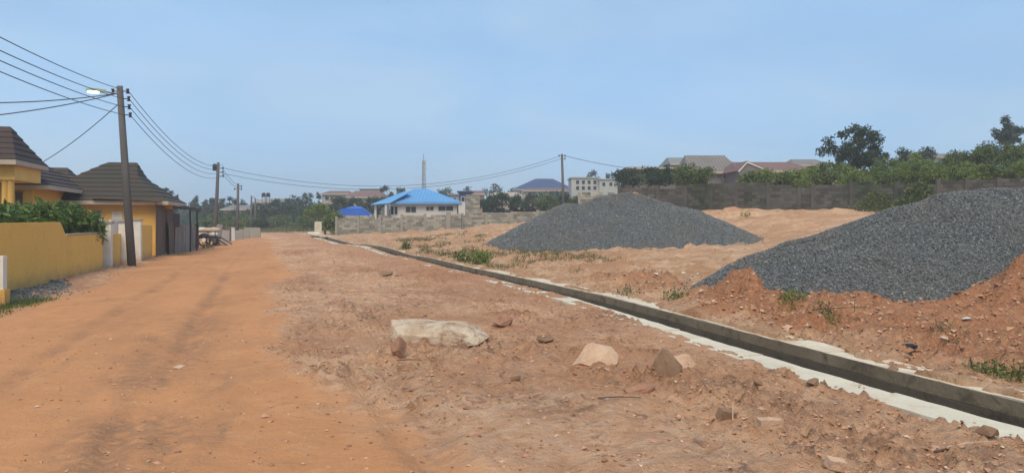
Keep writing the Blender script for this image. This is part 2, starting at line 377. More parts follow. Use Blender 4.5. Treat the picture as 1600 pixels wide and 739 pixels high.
def ground_material():
    m, n, b, o = new_mat('laterite_soil')
    A = N(n, 'ShaderNodeAttribute', attribute_name='zone'); sp = N(n, 'ShaderNodeSeparateColor'); n.links.new(A.outputs['Color'], sp.inputs[0])
    road, red, sand, grass = sp.outputs[0], sp.outputs[1], sp.outputs[2], A.outputs['Alpha']
    g = N(n, 'ShaderNodeNewGeometry').outputs['Position']
    mp = N(n, 'ShaderNodeMapping'); mp.inputs['Scale'].default_value = (1, .38, 1); n.links.new(g, mp.inputs[0])
    big = noise_node(n, mp.outputs[0], .55, 5, .6, .6)
    mid = noise_node(n, g, 2.6, 6, .65, .4)
    fine = noise_node(n, g, 17, 6, .68)
    grit = noise_node(n, g, 75, 3, .7)
    # loose verge: pale pinkish crust, broken open to darker soil in patches
    brk = noise_node(n, g, 6.5, 5, .72, .5)
    opn = noise_node(n, mp.outputs[0], 1.5, 4, .6, .5)
    verge = mixc(n, ramp(n, mid, .38, .60), (.67, .415, .255), (.55, .285, .152))
    verge = mixc(n, ramp(n, big, .50, .68, 0, .85), verge, mixc(n, ramp(n, brk, .4, .6), (.58, .305, .16), (.45, .205, .10)))
    dark = math_n(n, 'MULTIPLY', ramp(n, brk, .53, .61), ramp(n, opn, .45, .60, .06, 1.0))
    verge = mixc(n, dark, verge, (.23, .125, .078))
    verge = mixc(n, ramp(n, fine, .60, .72, 0, .6), verge, (.24, .135, .085))
    verge = mixc(n, ramp(n, fine, .40, .30, 0, .6), verge, (.70, .49, .34))
    dmp = N(n, 'ShaderNodeAttribute', attribute_name='churn').outputs['Fac']
    verge = mixc(n, math_n(n, 'MULTIPLY', dmp, ramp(n, brk, .40, .56, .1, .95)), verge, (.255, .138, .085))
    # orange compacted road
    rd = mixc(n, ramp(n, big, .34, .68), (.52, .225, .083), (.40, .168, .062))
    rd = mixc(n, ramp(n, mid, .50, .74, 0, .6), rd, (.58, .29, .125))
    dk = math_n(n, 'MULTIPLY', ramp(n, noise_node(n, mp.outputs[0], 1.1, 7, .74, .9), .54, .70), .75)
    rd = mixc(n, math_n(n, 'MULTIPLY', dk, ramp(n, brk, .35, .55, .3, 1.0)), rd, (.235, .118, .06))
    rd = mixc(n, ramp(n, fine, .58, .74, 0, .65), rd, (.27, .125, .06))
    rd = mixc(n, ramp(n, brk, .62, .74, 0, .5), rd, (.62, .37, .20))
    dmp = N(n, 'ShaderNodeAttribute', attribute_name='churn').outputs['Fac']
    rd = mixc(n, math_n(n, 'MULTIPLY', dmp, ramp(n, brk, .38, .58, .15, 1.0)), rd, (.25, .12, .058))
    redc = mixc(n, ramp(n, fine, .35, .62), (.50, .205, .088), (.24, .095, .045))
    redc = mixc(n, ramp(n, mid, .50, .66, 0, .7), redc, mixc(n, ramp(n, brk, .4, .6), (.58, .31, .155), (.26, .13, .07)))
    sandc = mixc(n, ramp(n, mid, .36, .62), (.62, .42, .26), (.47, .255, .13))
    sandc = mixc(n, ramp(n, big, .46, .64, 0, .8), sandc, (.47, .235, .11))
    sandc = mixc(n, math_n(n, 'MULTIPLY', ramp(n, brk, .48, .62), ramp(n, opn, .42, .60, .1, 1.0)), sandc, (.24, .14, .08))
    sandc = mixc(n, ramp(n, fine, .57, .72, 0, .7), sandc, (.25, .15, .085))
    mb2 = N(n, 'ShaderNodeMapping'); mb2.inputs['Scale'].default_value = (.22, 1.1, 1); mb2.inputs['Rotation'].default_value = (0, 0, -.25); n.links.new(g, mb2.inputs[0])
    band = noise_node(n, mb2.outputs[0], .9, 6, .7, .4)
    sandc = mixc(n, ramp(n, band, .48, .60, 0, .85), sandc, (.38, .20, .10))
    sandc = mixc(n, ramp(n, band, .46, .34, 0, .6), sandc, (.66, .47, .31))
    grc = mixc(n, ramp(n, mid, .35, .65), (.10, .125, .035), (.17, .14, .06))
    col = mixc(n, red, verge, redc)
    col = mixc(n, sand, col, sandc)
    col = mixc(n, road, col, rd)
    col = mixc(n, grass, col, grc)
    col = mixc(n, ramp(n, grit, .3, .7, 0, .25), col, (.60, .42, .30))
    n.links.new(col, b.inputs['Base Color']); b.inputs['Roughness'].default_value = .95; b.inputs['Specular IOR Level'].default_value = .12
    h = math_n(n, 'ADD', math_n(n, 'MULTIPLY', fine, 1.0), math_n(n, 'MULTIPLY', grit, .35))
    rough = math_n(n, 'SUBTRACT', 1.0, math_n(n, 'MULTIPLY', road, .72))
    h = math_n(n, 'ADD', h, math_n(n, 'MULTIPLY', brk, 1.6))
    bump(n, b, math_n(n, 'MULTIPLY', h, rough), 1.0, .05)
    return m
M_ground = ground_material()
link('ground', me, M_ground, None, 'structure')

# ================================================================== materials
m_conc = mat('pale_concrete', (.62, .555, .43), (.50, .44, .335), 1.7, .9, .4, 40, .008)
def soiled(m, soil, scale, lo, hi):
    n = m.node_tree; b = [x for x in n.nodes if x.type == 'BSDF_PRINCIPLED'][0]; src = b.inputs['Base Color'].links[0].from_socket
    g = N(n, 'ShaderNodeNewGeometry').outputs['Position']
    n.links.new(mixc(n, ramp(n, noise_node(n, g, scale, 7, .72, .4), lo, hi), src, soil), b.inputs['Base Color']); return m
soiled(m_conc, (.45, .29, .18), 2.2, .54, .76)
m_conc_soil = soiled(mat('soil_washed_concrete', (.64, .56, .43), (.54, .42, .29), 1.7, .9, .4, 40, .008), (.48, .30, .18), 1.8, .50, .70)
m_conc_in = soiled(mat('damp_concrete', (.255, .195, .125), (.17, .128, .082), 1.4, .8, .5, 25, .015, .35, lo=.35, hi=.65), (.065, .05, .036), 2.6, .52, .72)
m_wood = mat('weathered_pole', (.125, .118, .115), (.07, .062, .056), 3, .85, .4, 25, .01, .15)
m_dark = mat('dark_iron', (.035, .035, .04), None, 5, .6, .1)
m_wire = mat('wire', (.10, .11, .12), None, 5, .6, 0)
m_yellow = soiled(mat('yellow_paint', (.80, .475, .10), (.68, .39, .08), .8, .75, .2, 18, .006, .5), (.36, .235, .10), 1.6, .58, .85)
def splashed(m, soil, top):
    n = m.node_tree; b = [x for x in n.nodes if x.type == 'BSDF_PRINCIPLED'][0]; src = b.inputs['Base Color'].links[0].from_socket
    g = N(n, 'ShaderNodeNewGeometry').outputs['Position']; sp = N(n, 'ShaderNodeSeparateXYZ'); n.links.new(g, sp.inputs[0])
    hgt = math_n(n, 'ADD', sp.outputs[2], math_n(n, 'MULTIPLY', math_n(n, 'SUBTRACT', noise_node(n, g, 3.0, 6, .7), .5), -.9))
    n.links.new(mixc(n, ramp(n, hgt, .02, top, .65, 0.), src, soil), b.inputs['Base Color'])
splashed(m_yellow, (.42, .22, .10), .42)
m_yellow2 = mat('yellow_house_paint', (.78, .47, .12), (.68, .39, .10), .7, .7, .15, 20, .005)
m_white = mat('white_paint', (.74, .70, .62), (.55, .50, .42), 1.5, .7, .15, 25, .005)
m_fascia = mat('pale_fascia', (.46, .38, .30), None, 2, .7, .1)
m_tile = mat('stone_coated_roof', (.047, .045, .034), (.078, .048, .035), .9, .8, .5, 60, .01)
m_tile2 = mat('stone_coated_roof_brown', (.066, .044, .038), (.046, .036, .033), 1.0, .8, .5, 60, .01)
m_glass = mat('dark_glass', (.03, .035, .04), None, 3, .25, 0)
m_sheet = mat('rusty_sheet', (.15, .105, .08), (.075, .055, .048), 1.5, .75, .3, 22, .01, .3)
m_sheet_g = mat('grey_sheet', (.25, .225, .20), (.15, .125, .11), 1.8, .75, .3, 22, .01, .3)
m_block = mat('cement_block', (.29, .27, .225), (.19, .18, .15), .7, .95, .5, 20, .012)
m_blockd = soiled(mat('dark_weathered_block', (.105, .094, .084), (.04, .042, .034), .45, .95, .6, 14, .015, lo=.32, hi=.64), (.035, .045, .022), .22, .50, .62)
m_conc_wet_shade = soiled(mat('wet_shaded_concrete', (.13, .105, .075), (.085, .068, .05), 1.4, .55, .5, 25, .015, .35), (.05, .042, .032), 2.0, .5, .7)  # lower channel wall: wet, with downward shading also put into its darker colour
m_mortar = mat('mortar', (.12, .11, .09), (.07, .066, .055), .8, .95, .4, 20)
def per_piece(m, amt):
    n = m.node_tree; b = [x for x in n.nodes if x.type == 'BSDF_PRINCIPLED'][0]; src = b.inputs['Base Color'].links[0].from_socket
    r = N(n, 'ShaderNodeNewGeometry').outputs['Random Per Island']
    n.links.new(mixc(n, 1.0, src, mixc(n, r, (1 - amt,) * 3, (1 + amt,) * 3), 'MULTIPLY'), b.inputs['Base Color'])
splashed(m_white, (.42, .22, .10), .35); per_piece(m_block, .38); per_piece(m_blockd, .35)
m_mortard = mat('dark_mortar', (.06, .055, .048), (.03, .034, .026), .5, .95, .4, 20)
m_blue = mat('blue_roof_sheet', (.12, .33, .60), (.095, .27, .52), .4, .5, .1, 12, .01)
m_blued = mat('blue_tarp', (.03, .13, .52), (.02, .09, .38), .8, .5, .3, 6, .03)
m_wall_w = mat('offwhite_render', (.56, .54, .50), (.45, .43, .40), .6, .85, .1)
m_wall_g = mat('grey_render', (.30, .28, .26), (.22, .20, .19), .5, .9, .1)
m_wall_d = mat('dark_render', (.17, .15, .135), (.12, .105, .095), .5, .9, .1)
m_wall_p = mat('raw_pale_render', (.42, .405, .375), (.33, .32, .30), .6, .9, .1)
m_wall_b = mat('beige_render', (.42, .34, .27), (.33, .26, .21), .4, .9, .1)
m_roof_br = mat('brown_far_roof', (.20, .115, .095), (.15, .09, .08), .5, .8, .1)
m_roof_gr = mat('grey_sheet_roof', (.205, .18, .165), (.155, .125, .115), .35, .75, .1, 10, .01)
m_roof_bl = mat('slate_blue_roof', (.045, .07, .16), None, .5, .7, .1)
m_leaf_near = leaf_mat('leaf_broad', (.045, .10, .022), (.12, .19, .045), (.26, .27, .07))
m_leaf_dark = leaf_mat('leaf_dark', (.016, .036, .014), (.05, .085, .028))
m_leaf_mid = leaf_mat('leaf_mid', (.055, .09, .02), (.165, .205, .05))
m_leaf_lite = leaf_mat('leaf_light', (.10, .15, .028), (.22, .27, .06))
m_leaf_dry = leaf_mat('leaf_dry', (.10, .11, .04), (.22, .18, .08))
m_bark = mat('bark', (.12, .09, .065), (.07, .055, .04), 4, .9, .4, 20)
m_rock_pale = mat('pale_rock', (.56, .42, .31), (.40, .25, .165), 3, .9, .5, 25, .012)
m_rock_pink = mat('pink_rock', (.54, .37, .25), (.38, .22, .14), 5, .9, .5, 30, .01)
m_rock_red = mat('red_rock', (.36, .20, .13), (.26, .13, .08), 5, .9, .5, 30, .01)
m_rock_brown = mat('brown_rock', (.25, .155, .095), (.17, .10, .06), 5, .9, .5, 30, .01)
m_slab = soiled(mat('lime_crusted_rock', (.52, .425, .315), (.36, .24, .155), 3.0, .9, .9, 16, .03, lo=.40, hi=.58), (.27, .155, .095), 5.0, .50, .64)
m_litter = mat('pale_litter', (.70, .66, .60), None, 5, .7, 0)
m_black = mat('black_plastic', (.02, .02, .025), None, 5, .5, 0)
def gravel_material(name, k):
    m, n, b, o = new_mat(name)
    at = N(n, 'ShaderNodeAttribute', attribute_name='tint').outputs['Fac']
    c = mixc(n, at, tuple(q * k for q in (.095, .104, .108)), tuple(q * k for q in (.215, .227, .23)))
    c = mixc(n, ramp(n, at, .93, 1.0), c, tuple(q * k for q in (.33, .35, .35)))
    g = N(n, 'ShaderNodeNewGeometry').outputs['Position']
    c = mixc(n, ramp(n, noise_node(n, g, .55, 5, .6), .42, .68, 0, .6), c, tuple(q * k for q in (.185, .172, .145)))
    n.links.new(c, b.inputs['Base Color']); b.inputs['Roughness'].default_value = .85
    return m
m_gravel = gravel_material('crushed_granite', 1.0); m_gravel2 = gravel_material('crushed_granite_weathered', .95)
m_gravel_bed = mat('granite_dust', (.13, .138, .142), (.095, .10, .105), 9, .9, .6, 40, .02)

# ================================================================== the drain
Ys = np.concatenate([np.arange(-12, 30, .3), np.arange(30, 84, 1.0)])
def strip(profile, Yr, seed, jit=.006):
    """a closed profile of (offset from the kerb line, height) swept along the drain"""
    b = base_h(drain_x(Yr) + .4, Yr); k = len(profile); V = []
    r = rnd(seed)
    for Y, bx, bz in zip(Yr, drain_x(Yr), b):
        for (o, z) in profile: V.append((bx + o + r.normal(0, jit), Y, bz + z + r.normal(0, jit * .5)))
    Fs = []
    for i in range(len(Yr) - 1):
        for j in range(k): a = i * k + j; c = i * k + (j + 1) % k; Fs.append((a, c, c + k, a + k))
    Fs += [tuple(range(k))[::-1], tuple(range((len(Yr) - 1) * k, len(Yr) * k))]
    m = MB(); m.add(V, Fs); return m
dr = thing('storm_drain', 'open concrete storm drain with pale kerbs running along the dirt road', 'drain', (6.4, 10, 0))
cuts = [-12.0]
while cuts[-1] < 60: cuts.append(cuts[-1] + (2.35, 2.5, 2.42, 2.28)[len(cuts) % 4])
cuts.append(83.5); rk = rnd(77)
for c0, c1 in zip(cuts[:-1], cuts[1:]):       # the kerbs were cast in short bays with open joints
    Yr = np.linspace(c0 + .010, c1 - .010, 12); dz = rk.normal(0, .006); do = rk.normal(0, .008); sd_ = int(rk.integers(9999))
    part('road_side_kerb', strip([(-.47, .014 + dz), (-.47, -.12), (-.11, -.12), (-.11, -.10), (-.014 + do * .4, -.10), (-.014 + do * .4, .012 + dz), (-.03, .022 + dz)], Yr, sd_, .006), m_conc, dr, True)
    part('field_side_kerb', strip([(DW + .034, .016 + dz), (DW + .034, -.09), (DW + .20, -.12), (DW + .50, -.06), (DW + .52, .010 + dz)], Yr, sd_ + 1, .008), m_conc_soil, dr, True)
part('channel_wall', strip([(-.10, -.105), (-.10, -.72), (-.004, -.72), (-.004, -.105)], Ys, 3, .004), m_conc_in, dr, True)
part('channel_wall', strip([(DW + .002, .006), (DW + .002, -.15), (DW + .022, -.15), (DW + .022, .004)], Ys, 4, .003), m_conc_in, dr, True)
part('channel_wall', strip([(DW - .010, -.155), (DW - .012, -.72), (DW + .10, -.72), (DW + .10, -.155)], Ys, 14, .004), m_conc_wet_shade, dr, True)
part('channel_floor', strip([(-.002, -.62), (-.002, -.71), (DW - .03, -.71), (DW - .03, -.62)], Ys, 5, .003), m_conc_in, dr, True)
# culvert slabs where the drain ends
def slab_thing(name, label, px, py, d, size, rz, m, tilt=0, group=None):
    p = G(px, py, d); t = thing(name, label, 'slab', p, rz, group)
    mb = MB(); mb.rbox((0, 0, size[2] / 2 - .03), size, Matrix.Rotation(tilt, 3, 'X')); part('slab', mb, m, t); return t
ce = ground_at(508, 371)
o = MB(); o.rbox((0, 0, 0), (1.9, 1.3, .18), Matrix.Rotation(.1, 3, 'Y'))
q = link('cover_slab', o.mesh('cover_slab'), m_conc); q.location = (drain_x(74.5) + .45, 74.5, float(base_h([2.], [74.5])[0]) + .2); tag(q, 'flat concrete cover slab bridging the far end of the drain', 'slab')
o = MB(); o.rbox((0, 0, .18), (1.0, .5, .42), Matrix.Rotation(.3, 3, 'X'))
q = link('broken_concrete', o.mesh('broken_concrete'), m_conc); q.location = G(490, 367, 73); tag(q, 'pale broken concrete lump beside the drain cover slab', 'concrete')

# ================================================================== gravel heaps
def cam_xy(r, q): return (q * SA + r * CA, q * CA - r * SA)
def heap(name, label, ridge, slope, stones, size, m, seed, pad):
    """ridge: (right, depth, top height) points; a conical surface falls off from them"""
    rp = []
    for a, b in zip(ridge[:-1], ridge[1:]):
        for t in np.linspace(0, 1, 10): rp.append([a[i] * (1 - t) + b[i] * t for i in range(3)])
    rp = np.array(rp)
    r0, r1 = rp[:, 0].min() - pad, rp[:, 0].max() + pad; q0, q1 = rp[:, 1].min() - pad, rp[:, 1].max() + pad
    def hh(r, q):
        out = np.full(r.shape, -9.)
        for a in rp:
            dist = np.sqrt((r - a[0]) ** 2 + (q - a[1]) ** 2 + .12)
            out = np.maximum(out, a[2] - slope * (dist - .35))
        x, y = cam_xy(r, q)
        return out + (fbm(r * .55, q * .55, 3, seed) - .5) * .42 + (fbm(r * 3, q * 3, 2, seed + 4) - .5) * .06
    st = .16 if size < .06 else .22
    rr, qq = np.meshgrid(np.arange(r0, r1, st), np.arange(q0, q1, st))
    x, y = cam_xy(rr, qq); g = base_h(x, y) - .25
    z = np.maximum(hh(rr, qq), g)
    hgt = z - g; keep_v = hgt > .02
    id_ = np.arange(rr.size).reshape(rr.shape)
    fc = np.stack([id_[:-1, :-1], id_[:-1, 1:], id_[1:, 1:], id_[1:, :-1]], -1).reshape(-1, 4)
    fc = fc[keep_v.ravel()[fc].any(1)]
    used, inv = np.unique(fc, return_inverse=True)
    V = np.stack([x.ravel(), y.ravel(), z.ravel() - .02], 1)[used]
    c = np.array([*cam_xy(rp[len(rp) // 2, 0], rp[len(rp) // 2, 1]), 0.]); c[2] = base_h([c[0]], [c[1]])[0]
    t = thing(name, label, 'gravel heap', tuple(c))
    link('heap_core', np_mesh('heap_core', V - c, inv.reshape(-1, 4), True), m_gravel_bed, t)
    rg = rnd(seed)
    a = rg.uniform(r0, r1, stones * 4); b = rg.uniform(q0, q1, stones * 4)
    x, y = cam_xy(a, b); zz = hh(a, b); gg = H(x, y)
    spill = rg.random(len(a)) < .16
    ok = (zz > gg - .01) | ((zz > gg - .22) & spill)
    a, b, x, y, zz, gg = [q[ok][:stones] for q in (a, b, x, y, zz, gg)]
    pos = np.stack([x, y, np.maximum(zz, gg)], 1) - c
    stone_mesh('crushed_stone', pos, size, m, t, seed, .9, 'stuff', True)
    return t
def stone_mesh(name, pos, size, m, parent, seed, flat=.8, kind='stuff', tet=False):
    rg = rnd(seed + 100); n = len(pos)
    if tet: O = np.array([(1, 1, 1), (-1, -1, 1), (-1, 1, -1), (1, -1, -1)], float) * .72
    else: O = np.array([(1, 0, 0), (0, 1, 0), (-1, 0, 0), (0, -1, 0), (0, 0, 1), (0, 0, -1)], float)
    kv = len(O)
    S = (size * rg.lognormal(0, .26, n))[:, None, None] * .62
    V = O[None] * rg.uniform(.6, 1.25, (n, kv, 1)) + rg.normal(0, .14, (n, kv, 3))
    # random rotations
    q = rg.normal(size=(n, 4)); q /= np.linalg.norm(q, axis=1, keepdims=True); w_, x_, y_, z_ = q.T
    Rm = np.stack([1 - 2 * (y_**2 + z_**2), 2 * (x_*y_ - z_*w_), 2 * (x_*z_ + y_*w_), 2 * (x_*y_ + z_*w_), 1 - 2 * (x_**2 + z_**2), 2 * (y_*z_ - x_*w_),
                   2 * (x_*z_ - y_*w_), 2 * (y_*z_ + x_*w_), 1 - 2 * (x_**2 + y_**2)], 1).reshape(n, 3, 3)
    V = np.einsum('nij,nkj->nki', Rm, V * S); V[..., 2] *= flat
    V = V + pos[:, None]
    Fq = np.array([(0, 1, 2), (0, 3, 1), (0, 2, 3), (1, 3, 2)]) if tet else np.array([(0, 1, 4), (1, 2, 4), (2, 3, 4), (3, 0, 4), (1, 0, 5), (2, 1, 5), (3, 2, 5), (0, 3, 5)])
    Fa = (Fq[None] + (np.arange(n) * kv)[:, None, None]).reshape(-1, 3)
    me = np_mesh(name, V.reshape(-1, 3), Fa, False)
    t = me.attributes.new('tint', 'FLOAT', 'POINT'); t.data.foreach_set('value', np.repeat(rg.random(n), kv).astype(np.float32))
    return link(name, me, m, parent, kind)
def rq(px, py, q): return ((px - 800) / F * q, q, CAMZ + (HZ - py) / F * q)
heap('gravel_heap', 'long blue-grey heap of crushed stone on the open plot before the block walls',
     [(*rq(872, 323, 44)[:2], 2.5), rq(890, 316, 45), rq(915, 315.5, 46), rq(945, 309, 45.5), rq(985, 304, 45.5), rq(1040, 314, 45.5), rq(1085, 330, 46), rq(1135, 351, 47), (*rq(1165, 366, 47)[:2], 1.0)],
     .56, 120000, .042, m_gravel, 11, 7)
heap('gravel_heap', 'big dark grey heap of crushed stone beside the drain with red soil pushed against it',
     [rq(1150, 420, 20), rq(1200, 391, 19.7), rq(1300, 359, 19.5), rq(1400, 327, 19.6), rq(1500, 303, 19.8), rq(1575, 295, 20), rq(1680, 297, 20), rq(1800, 330, 20), rq(1900, 370, 20)],
     .62, 160000, .030, m_gravel2, 23, 4.6)

# ================================================================== foliage
def leaf_part(name, pos, size, m, parent, seed, aspect=.45, droop=.15, fold=0., kind=None):
    rg = rnd(seed); n = len(pos)
    t = rg.normal(size=(n, 3)); t[:, 2] -= droop * 2; t /= np.linalg.norm(t, axis=1, keepdims=True)
    k = rg.normal(size=(n, 3)); k[:, 2] += 1.0; b = np.cross(t, k); b /= np.linalg.norm(b, axis=1, keepdims=True) + 1e-9
    Ln = (size * rg.uniform(.6, 1.35, n))[:, None]; W = Ln * aspect
    V = np.stack([pos, pos + t * Ln * .5 + b * W * .5, pos + t * Ln, pos + t * Ln * .5 - b * W * .5], 1)
    me = np_mesh(name, V.reshape(-1, 3), np.arange(n * 4).reshape(-1, 4), False)
    a = me.attributes.new('tint', 'FLOAT', 'POINT'); a.data.foreach_set('value', np.repeat(rg.random(n), 4).astype(np.float32))
    return link(name, me, m, parent, kind)
def clumps(rg, env, m, rad):
    """clump centres inside an ellipsoid envelope (cx, cy, cz, rx, ry, rz), most near its skin"""
    d = rg.normal(size=(m, 3)); d /= np.linalg.norm(d, axis=1, keepdims=True)
    r = rg.uniform(.25, 1.0, m) ** .45
    return np.array(env[:3]) + d * r[:, None] * np.array(env[3:]), rad * rg.uniform(.6, 1.25, m)
def fill(rg, cen, rad, n, squash=.8):
    wgt = rad ** 2; k = rg.choice(len(cen), n, p=wgt / wgt.sum())
    d = rg.normal(size=(n, 3)); d /= np.linalg.norm(d, axis=1, keepdims=True); d[:, 2] *= squash
    return cen[k] + d * (rad[k] * rg.random(n) ** .45)[:, None]
def tree(name, label, cat, loc, trunk_h, envs, nclump, crad, nleaf, lsize, m, seed, group=None, trunk_r=.15, limbs=6, aspect=.5, crown='crown', lean=(0, 0)):
    rg = rnd(seed); t = thing(name, label, cat, loc, 0, group)
    cs, rs = [], []
    tot = sum(e[3] * e[4] * e[5] for e in envs)
    for e in envs:
        c, r = clumps(rg, e, max(3, int(nclump * e[3] * e[4] * e[5] / tot)), crad); cs.append(c); rs.append(r)
    cs = np.concatenate(cs); rs = np.concatenate(rs)
    cs[:, 2] = np.maximum(cs[:, 2], .15)
    pos = fill(rg, cs, rs, nleaf); pos = pos[pos[:, 2] > .02]
    mb = MB(); top = np.array([lean[0], lean[1], trunk_h])
    mb.tube([(0, 0, -.25), (top[0] * .4, top[1] * .4, trunk_h * .5), tuple(top)], [trunk_r, trunk_r * .8, trunk_r * .55], 7)
    for i in rg.choice(len(cs), min(limbs, len(cs)), replace=False):
        a = top * rg.uniform(.7, 1.0); e = cs[i]; mid_ = (a + e) / 2 + rg.normal(0, .1, 3) * trunk_h * .2
        mb.tube([tuple(a), tuple(mid_), tuple(e)], [trunk_r * .5, trunk_r * .3, trunk_r * .1], 5)
    part('trunk' if cat == 'tree' else 'stem', mb, m_bark, t, smooth=True)
    leaf_part(crown, pos, lsize, m, t, seed + 1, aspect)
    return t
def ptree(name, label, cat, px, d, py_base, crowns, nclump, crad_px, nleaf, leaf_px, m, seed, group=None, trunk_px=3, limbs=6, depth=.9, aspect=.5):
    """a plant given by the outline it shows: crowns are (px, py_top, py_bottom, half width) ellipsoids at its own distance"""
    k = d / F; p = P(px, py_base, d); zb = Hz(p.x, p.y); p.z = zb
    envs = []
    for cx, pt, pb, hw in crowns:
        zt, zl = zpy(pt, d) - zb, zpy(pb, d) - zb; lr = (cx - px) * k
        envs.append((lr * CA, -lr * SA, (zt + zl) / 2, hw * k, hw * k * depth, (zt - zl) / 2))
    th = max(.3, min(e[2] for e in envs))
    return tree(name, label, cat, p, th, envs, nclump, crad_px * k, nleaf, leaf_px * k, m, seed, group, trunk_px * k / 2, limbs, aspect)

# ================================================================== yellow boundary wall on the left
WX = -6.9; TH = .22
def wall_run(name, label, poly_yz, x0, m, cat='wall', cap=None):
    """a wall along the road: outline in (Y, Z), x0 its road face"""
    y0 = poly_yz[0][0]; t = thing(name, label, cat, (x0 - TH / 2, y0, 0))
    mb = MB(); mb.prism([(x0 - TH, y, z) for y, z in poly_yz], (TH, 0, 0)); part('wall_panel', mb, m, t, True); return t
yA, yB, yC, yD = 17.2, 26.9, 27.5, onX(161, 400, WX).y
wl = wall_run('boundary_wall', 'long yellow painted compound wall stepping down beside the dirt road', [(yA, -.3), (yD, -.3), (yD, 1.33), (yC, 1.34), (yB, 1.76), (22.0, 1.74), (yA, 1.68)], WX, m_yellow)
mb = MB(); mb.box(WX - TH - .04, WX + .025, yC + .05, yD - .02, 1.345, 1.385); part('coping', mb, m_wall_b, wl, True)
def pier(name, label, px, X, ztop, w, m, group=None, cat='pillar', capm=None):
    p = onX(px, 400, X); z0 = Hz(p.x, p.y) - .25
    t = thing(name, label, cat, (X, p.y, z0 + .25), 0, group)
    mb = MB(); mb.box(X - w / 2, X + w / 2, p.y - w / 2, p.y + w / 2, z0, ztop); part('shaft', mb, m, t, True)
    mb = MB(); mb.box(X - w / 2 - .035, X + w / 2 + .035, p.y - w / 2 - .035, p.y + w / 2 + .035, ztop + .002, ztop + .07); part('cap', mb, capm or m, t, True)
    return p.y
pa = pier('gate_pillar', 'white gate pillar at the low end of the yellow wall', 167, WX + .04, 1.70, .34, m_white, None, 'pillar', m_wall_g)
pb = pier('gate_pillar', 'white gate pillar just behind the utility pole', 194, WX + .02, 1.72, .36, m_white, None, 'pillar', m_wall_g)
pc = pier('gate_pillar', 'white gate pillar joined to the far yellow wall stretch', 214, WX + .02, 1.80, .36, m_white, None, 'pillar', m_wall_g)
wall_run('low_wall', 'short yellow wall piece between two white gate pillars', [(pa + .18, -.3), (pb - .19, -.3), (pb - .19, 1.28), (pa + .18, 1.30)], WX - .08, m_yellow)
wall_run('boundary_wall', 'yellow wall stretch running from the gate pillar to the rusty shed', [(pc + .19, -.3), (42.6, -.3), (42.6, 1.58), (pc + .19, 1.62)], WX + .02, m_yellow)
for px0, px1, lb in ((139, 164, 'white gate leaf standing beside the leafy shrub'), (172, 197, 'white gate leaf standing between the two white pillars')):
    X = WX - .75; a = onX(px0, 345, X); b = onX(px1, 345, X); t = thing('gate_leaf', lb, 'gate', (X, (a.y + b.y) / 2, 0))
    mb = MB(); mb.box(X - .03, X + .03, a.y, b.y, .25, 1.86); part('panel', mb, m_white, t, True)
    for z in (.45, 1.1, 1.72):
        mb = MB(); mb.box(X + .032, X + .07, a.y + .03, b.y - .03, z, z + .08); part('rail', mb, m_white, t, True)
    for y in (a.y + .06, b.y - .06):
        mb = MB(); mb.box(X - .035, X + .035, y - .04, y + .04, -.1, .248); part('leg', mb, m_wall_g, t, True)
p = onX(-2, 470, WX + .75)
t = thing('wall_pier', 'white topped yellow pier standing out from the long yellow wall', 'pier', (p.x, p.y, 0))
mb = MB(); mb.box(p.x - .16, p.x + .16, p.y - .16, p.y + .16, -.25, .34); part('base', mb, m_yellow, t, True)
mb = MB(); mb.box(p.x - .12, p.x + .12, p.y - .12, p.y + .12, .342, 1.05); part('shaft', mb, m_white, t, True)

# ================================================================== the tiled house behind the wall
def roof(parent, rings, ncourse, m, fascia=True, lip=.035):
    """rings from eave to ridge: (x0, x1, y0, y1, z); each course of tiles is a band that laps the one below"""
    rt = MB(); x0, x1, y0, y1, z = rings[0]
    rt.box(x0 + .03, x1 - .03, y0 + .03, y1 - .03, z - .05, z - .004)
    rp_ = part('roof', rt, m, parent, True)
    zs = np.array([r[4] for r in rings]); arr = np.array(rings, float)
    def ring(zz): return [np.interp(zz, zs, arr[:, i]) for i in range(4)]
    lv = np.linspace(zs[0], zs[-1], ncourse + 1)
    for a, b in zip(lv[:-1], lv[1:]):
        A = ring(a); B = ring(b)
        lo = [(A[0] - .02, A[2] - .02), (A[1] + .02, A[2] - .02), (A[1] + .02, A[3] + .02), (A[0] - .02, A[3] + .02)]
        hi = [(B[0], B[2]), (B[1], B[2]), (B[1], B[3]), (B[0], B[3])]
        mb = MB()
        vs_ = [(x, y, a - .002) for x, y in lo] + [(x, y, a + lip) for x, y in lo] + [(x, y, b + .002) for x, y in hi]
        fs = []
        for i in range(4): j = (i + 1) % 4; fs += [(i, j, j + 4, i + 4), (i + 4, j + 4, j + 8, i + 8)]
        fs += [(0, 3, 2, 1), (8, 9, 10, 11)]
        mb.add(vs_, fs); part('tile_course', mb, m, rp_, True)
    if fascia:
        for bx in ((x0 - .03, x1 + .03, y0 - .03, y0 + .0), (x0 - .03, x1 + .03, y1, y1 + .03), (x1, x1 + .03, y0 + .002, y1 - .002), (x0 - .03, x0, y0 + .002, y1 - .002)):
            mb = MB(); mb.box(*bx, z - .19, z - .006); part('fascia', mb, m_fascia, parent, True)
    return rp_
